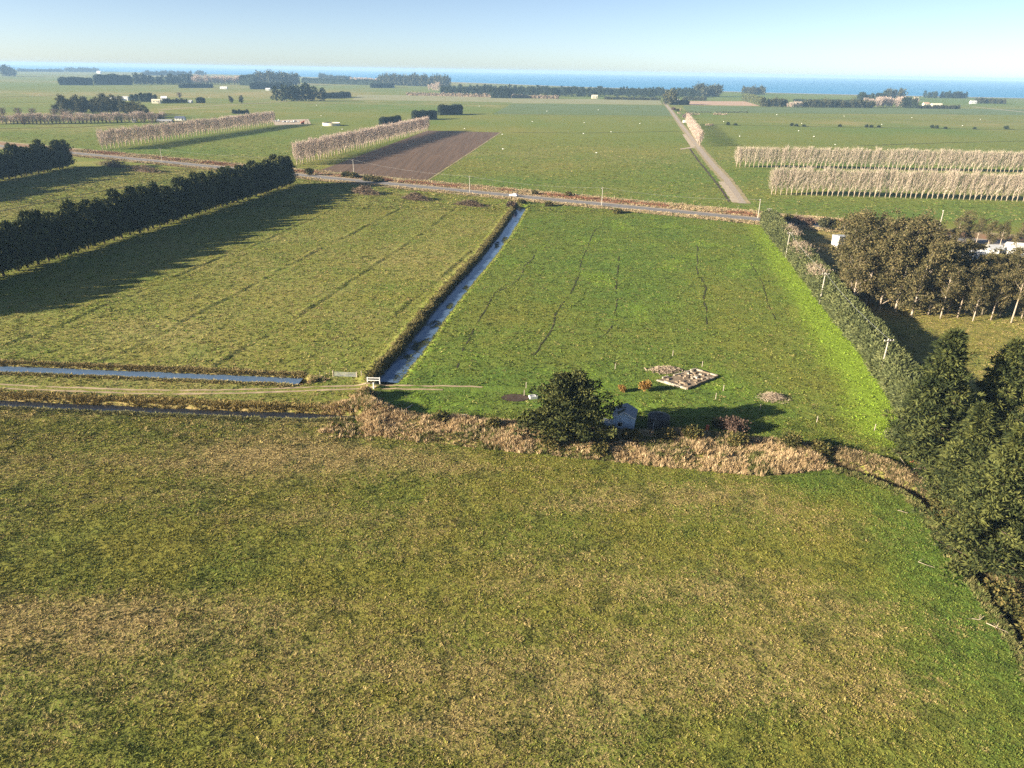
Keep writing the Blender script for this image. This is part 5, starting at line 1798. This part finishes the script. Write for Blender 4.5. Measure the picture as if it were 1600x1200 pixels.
building(1326, 386, 11, 7, 3.8, .9, R_(-4), 'white', 'greyroof', 'white open fronted farm shed beyond the hedge', 'open_shed', 'shed', open_front=True)
building(1466, 395, 9, 6, 2.6, 1.6, R_(-12), 'white', 'redroof', 'white house with red roof among the gums', 'house', 'house', 3)
building(1516, 407, 8.5, 7, 2.2, 1.6, R_(8), 'white', 'white', 'low white barn with pale roof behind the gum trunks', 'barn', 'barn', 1)
building(1551, 395, 4.5, 4, 2.0, 1.0, R_(-6), 'white', 'greyroof', 'small white shed between the barn and the far cottage', 'shed', 'shed', 1)
building(1582, 396, 5, 5, 2.6, 1.4, R_(-20), 'white', 'white', 'white cottage at the end of the gum wood', 'cottage', 'cottage', 2)
building(1602, 409, 6, 5, 2.0, 0.9, R_(-10), 'white', 'greyroof', 'grey roofed shed at the picture edge beside the cottage', 'shed', 'shed', 1)
building(245, 161.5, 22, 11, 7, 2.5, R_(5), 'cream', 'cream', 'cream farm shed beyond the western gum clump', 'farm_shed', 'shed', 2)
building(257, 157, 16, 12, 6, 4.5, R_(10), 'white', 'white', 'white roofed house behind the cream shed', 'house', 'house', 2)
building(298, 161, 10, 8, 5, 2, 0, 'white', 'greyroof', 'small white shed between garden hedges', 'shed', 'shed', 1)
building(178, 157, 18, 10, 7, 3, R_(5), 'white', 'greyroof', 'white house seen through the western gums', 'house', 'house', 2)
building(197, 157, 18, 10, 7, 3, R_(-8), 'white', 'greyroof', 'second white house seen through the western gums', 'house', 'house', 2)
building(210, 191, 5, 4, 3.6, 1, 0, 'white', 'white', 'tiny white shed in front of the willow thicket', 'shed', 'shed', 1)
building(282, 188, 17, 10, 3.6, 3.0, R_(4), 'white', 'blueroof', 'house with blue roof above the western poplar row', 'house', 'house', 3)
building(258, 191, 26, 9, 2.6, 1.6, R_(4), 'wood', 'greyroof', 'long grey roofed shed beside the blue roofed house', 'long_shed', 'shed', 3)
building(368, 187, 18, 9, 5.5, 1.2, R_(6), 'white', 'gravelgrey', 'long white farm shed above the western poplar row', 'farm_shed', 'shed', 2)
building(929, 154, 22, 13, 8, 4, R_(3), 'cream', 'cream', 'cream farmhouse in front of the coast wood', 'farmhouse', 'house', 3)
building(1058, 160, 14, 10, 6, 3, R_(3), 'white', 'white', 'white cottage in the dark hedge by the lane', 'cottage', 'cottage', 2)
building(1075, 191.5, 13, 5, 2.4, .6, R_(4), 'white', 'white', 'low white shed at the tip of the lane trees', 'low_shed', 'shed', 1)
building(1462, 168.5, 36, 16, 9, 4, R_(4), 'cream', 'cream', 'large cream coastal farmhouse', 'farmhouse', 'house', 4)
building(1446, 166, 20, 12, 8, 4, R_(4), 'cream', 'tanfield', 'tan roofed outbuilding beside the coastal farmhouse', 'outbuilding', 'building', 2)
building(1520, 162, 24, 12, 8, 2, R_(4), 'white', 'white', 'white shed east of the coastal farmhouse', 'farm_shed', 'shed', 2)
building(350, 139, 30, 14, 6, 3, R_(4), 'white', 'white', 'white shed below the bare wood', 'farm_shed', 'shed', 2)
building(419, 141.5, 18, 12, 6, 3, R_(4), 'white', 'white', 'white house below the ragged wood', 'house', 'house', 2)
building(155, 115, 40, 25, 16, 8, 0, 'white', 'white', 'white house near the headland trees', 'house', 'house', 1)

# round effluent tank and machinery yard
c = G(518, 196)
o = empty('round_tank', (c[0], c[1], 0))
MB().lathe([(9.8, -.2), (9.8, 3.0), (9.4, 3.0), (9.4, .4)], n=40).build('wall', M['cream'], o, False)
MB().lathe([(9.3, .3), (9.3, 1.6), (.1, 1.62)], n=40).build('contents', M['mud'], o)
tag(o, 'round pale concrete tank in the green field', 'tank')
sheet('yard', GL([(424, 188), (482, 186), (486, 194), (430, 196)]), .11, M['gravel'], 'pale gravel yard at the end of the western poplar row')
for k, (x, y, w, h, mt) in enumerate(((433, 190, 9, 2.4, 'greyroof'), (443, 191, 7, 2.2, 'metal'), (452, 191.5, 8, 2.6, 'greyroof'), (462, 190.5, 7, 2.0, 'metal'))):
    c = G(x, y)
    rng = np.random.default_rng(300 + k)
    m = MB()
    for q in range(7):
        m.box((rng.normal() * w * .25, rng.normal() * 1.2, h * .25 + rng.random() * h * .4), (w * .3, 1.2, h * .5), rng.random() * 3, .8)
    ob = m.build('scrap_heap', M[mt])
    ob.location = (c[0], c[1], 0)
    tag(ob, ('grey scrap heap nearest the poplar row', 'bright scrap heap second in the yard', 'tallest grey scrap heap in the yard', 'scrap heap beside the orange digger')[k], 'scrap heap', 'scrap in the yard')


def digger():
    c = G(473, 194)
    o = empty('digger', (c[0], c[1], 0), .4)
    for s in (-1, 1):
        MB().box((0, s * 1.1, .5), (3.8, .6, .95), taper=.85).build('track', M['tyre'], o)
    MB().box((0, 0, 1.2), (3.0, 2.0, .5)).build('chassis', M['tyre'], o)
    MB().box((-.7, 0, 2.1), (2.4, 2.5, 1.4), taper=.92).build('body', M['orange'], o)
    cb = MB().box((1.1, .6, 2.55), (1.5, 1.3, 2.2), taper=.85).build('cab', M['orange'], o)
    MB().box((1.78, .6, 2.8), (.08, 1.0, 1.2)).build('windscreen', M['glass'], cb)
    MB().tube([(1.2, -.5, 1.8), (3.2, -.5, 4.8), (5.0, -.5, 4.4)], [.35, .3, .25], 4).build('boom', M['orange'], o)
    MB().tube([(5.0, -.5, 4.4), (5.6, -.5, 1.6)], [.25, .18], 4).build('arm', M['orange'], o)
    MB().box((5.6, -.5, 1.0), (1.0, 1.1, 1.0), taper=.7).build('bucket', M['tyre'], o)
    tag(o, 'orange digger parked at the end of the scrap yard', 'digger')


digger()


# ------------------------------------------------------------------ the car
def car():
    p = road_pt(float(np.dot(G(790, 311) - ROAD_A, road_dir)), -1.6)
    o = empty('car', (p[0], p[1], hz(p[0], p[1]) + .19), ra)
    prof = [(-2.15, .42), (-2.2, .75), (-2.05, .98), (-1.3, 1.04), (1.0, 1.0), (1.75, .86), (2.15, .72), (2.2, .42), (1.7, .30), (-1.7, .30)]
    MB().prism(prof, -.86, .86).build('body', M['carwhite'], o)
    cab = [(-1.95, 1.0), (-1.55, 1.44), (-.2, 1.52), (.35, 1.46), (1.1, 1.0)]
    cb = MB().prism(cab, -.74, .74).build('cabin', M['carwhite'], o)
    for s in (-1, 1):
        V = [(-1.72, s * .745, 1.05), (-1.45, s * .745, 1.38), (.28, s * .745, 1.38), (.88, s * .745, 1.05)]
        V += [(x, y + s * .015, z) for x, y, z in V]
        MB().add(V, [(0, 1, 2, 3), (7, 6, 5, 4), (0, 4, 5, 1), (1, 5, 6, 2), (2, 6, 7, 3), (3, 7, 4, 0)]).build('side_window', M['glass'], cb)
    for x0, z0, x1, z1, nm in ((.42, 1.44, 1.08, 1.03, 'windscreen'), (-1.58, 1.42, -1.93, 1.03, 'rear_window')):
        s = 1 if x1 > x0 else -1
        V = [(x0, -.66, z0), (x0, .66, z0), (x1, .66, z1), (x1, -.66, z1)]
        V += [(x + s * .02, y, z + .015) for x, y, z in V]
        MB().add(V, [(0, 1, 2, 3), (7, 6, 5, 4), (0, 4, 5, 1), (1, 5, 6, 2), (2, 6, 7, 3), (3, 7, 4, 0)]).build(nm, M['glass'], cb)
    for x in (-1.35, 1.35):
        for s in (-1, 1):
            t = MB()
            t.tube([(x, s * .70, .32), (x, s * .90, .32)], .32, 16)
            wo = t.build('wheel', M['tyre'], o)
            MB().tube([(x, s * .86, .32), (x, s * .92, .32)], .19, 12).build('rim', M['metal'], wo)
    for s in (-1, 1):
        MB().box((2.17, s * .6, .70), (.06, .34, .14)).build('headlight', M['glass'], o)
        MB().box((-2.18, s * .62, .80), (.06, .3, .16)).build('tail_light', M['redroof'], o)
    tag(o, 'white car driving along the road near the drain', 'car')


car()


# ------------------------------------------------------------------ troughs, cattle, far scrub
tm = MB()
tm.lathe([(1.15, -.1), (1.2, .7), (1.05, .72), (1.0, .35)], n=14)
trough_mesh = tm.mesh('field_trough', M['white'])
for k, (x, y) in enumerate(((749, 166), (495, 164.5), (502, 181), (535, 202), (638, 227.5), (726, 201), (785, 210), (786, 233), (832, 190), (855, 174), (913, 192), (932, 239), (935, 172), (1000, 193), (955, 206),
                            (912, 209), (1131, 190), (1156, 213), (1214, 179.5), (1319, 181.5), (1253, 193), (1248, 204.5), (1272, 213.5), (1305, 226), (1378, 194.5), (1425, 184), (1504, 196.5), (1532, 186.5), (61, 148), (327, 152))):
    tag(link('field_trough', trough_mesh, None, (*G(x, y), 0), 0, (.8 if y < 180 else .6)), 'pale round water trough out in the far pasture', 'trough', 'field troughs')
dry = [(1072, 179, 1092, 179.3), (1115, 179, 1135, 179.5), (1103, 196, 1114, 196.2), (1060, 172, 1064, 172.2), (1059, 178, 1064, 178.2)]
for k, (x0, y0, x1, y1) in enumerate(dry):
    far_hedge(x0, y0, x1, y1, (y0 + y1) / 2 - 1.1, 1.5, 'deadbrush', ('pale wrapped hay row nearest the lane behind the cattle', 'second pale hay row behind the cattle', 'short pale hay row below the cattle', 'pale heap in the lane garden', 'lower pale heap in the lane garden')[k], name='hay_row', cat='hay', lump=.2)


def cow_mesh():
    V = [(-.95, 0, 1.05), (-.3, 0, 1.02), (.45, 0, 1.05), (.85, 0, 1.15), (1.2, 0, 1.0), (1.5, 0, .75), (-1.02, 0, .95), (-1.08, 0, .4)]
    E = [(0, 1), (1, 2), (2, 3), (3, 4), (4, 5), (0, 6), (6, 7)]
    Rr = [.34, .40, .38, .30, .17, .11, .06, .03]
    for x, j in ((-.85, 0), (.6, 2)):
        for s in (-1, 1):
            b = len(V)
            V += [(x, s * .24, .72), (x + .03, s * .24, .36), (x, s * .24, .02)]
            E += [(j, b), (b, b + 1), (b + 1, b + 2)]
            Rr += [.15, .08, .07]
    me = bpy.data.meshes.new('cow')
    me.from_pydata(V, E, [])
    ob = bpy.data.objects.new('cow_source', me)
    C.objects.link(ob)
    md = ob.modifiers.new('skin', 'SKIN')
    for i, r in enumerate(Rr):
        me.skin_vertices[0].data[i].radius = (r, r)
    me.skin_vertices[0].data[1].use_root = True
    md2 = ob.modifiers.new('sub', 'SUBSURF')
    md2.levels = md2.render_levels = 1
    dg = bpy.context.evaluated_depsgraph_get()
    out = bpy.data.meshes.new_from_object(ob.evaluated_get(dg))
    bpy.data.objects.remove(ob)
    out.materials.clear()
    out.materials.append(M['cow'])
    return out


cow = cow_mesh()
for k, x in enumerate(np.r_[np.linspace(1071, 1086, 5), np.linspace(1089, 1110, 8), np.linspace(1117, 1149, 15), np.linspace(1151, 1168, 8)]):
    p = G(x + RNG.normal() * .5, 176 + RNG.normal() * .35)
    tag(link('cow', cow, None, (*p, 0), RNG.random() * 6.28, 1.25), 'dark cow in the herd strung across the far pasture', 'cow', 'dairy herd')
for k, (x, y, w, h) in enumerate(((1237, 197, 5, 3), (1244, 197.5, 4, 2.2), (1256, 198, 4, 1.6), (1312, 198, 4, 1.8), (1354, 199, 4, 2.6), (1361, 199, 4, 2.2), (1373, 199, 4, 1.8), (1456, 200, 5, 2.6), (1463, 200.5, 5, 3.0),
                                  (1477, 201.5, 4, 1.8), (1523, 202, 4, 1.8), (1572, 202, 7, 3.0), (1137, 195.5, 6, 2.8), (1149, 196, 4, 1.6))):
    m = blob_meshes(320 + k % 4, h, w / 2, 'fardark', dens=.25, ln=.9, trunk=.02, lobes=5)
    plant('gorse_bush', m, G(x, y), z=0, label='dark gorse bush on the fence line across the eastern pasture', cat='shrub', group='gorse on the fence line', crown='foliage')
for k, (x, y, w, h, mt) in enumerate(((1052, 172, 7, 5, 'purplebush'), (1058, 174, 7, 4, 'farmix'), (1070, 184, 8, 4.5, 'twiggrey'), (1076, 187, 8, 5, 'twiggrey'), (1074, 181, 7, 4, 'purplebush'))):
    bush(x, y, w, h, mt, 'garden shrub along the upper gravel lane', group='lane garden shrubs', seed=340 + k, ln=1.0)

# ------------------------------------------------------------------ haze over the plain
hb = MB().box((0, 8500 - 700, 32.5), (44000, 18600, 72)).mesh('haze')
hm = bpy.data.materials.new('haze_air')
hm.use_nodes = True
hm.node_tree.nodes.clear()
ho = hm.node_tree.nodes.new('ShaderNodeOutputMaterial')
hv_ = hm.node_tree.nodes.new('ShaderNodeVolumePrincipled')
hv_.inputs['Color'].default_value = (0.40, 0.66, 1.0, 1)
hv_.inputs['Density'].default_value = 0.00009
hv_.inputs['Anisotropy'].default_value = 0.0
hm.node_tree.links.new(hv_.outputs[0], ho.inputs['Volume'])
hb.materials.append(hm)
tag(link('haze', hb), 'thin blue haze lying over the plain and sea', 'haze', kind='stuff')
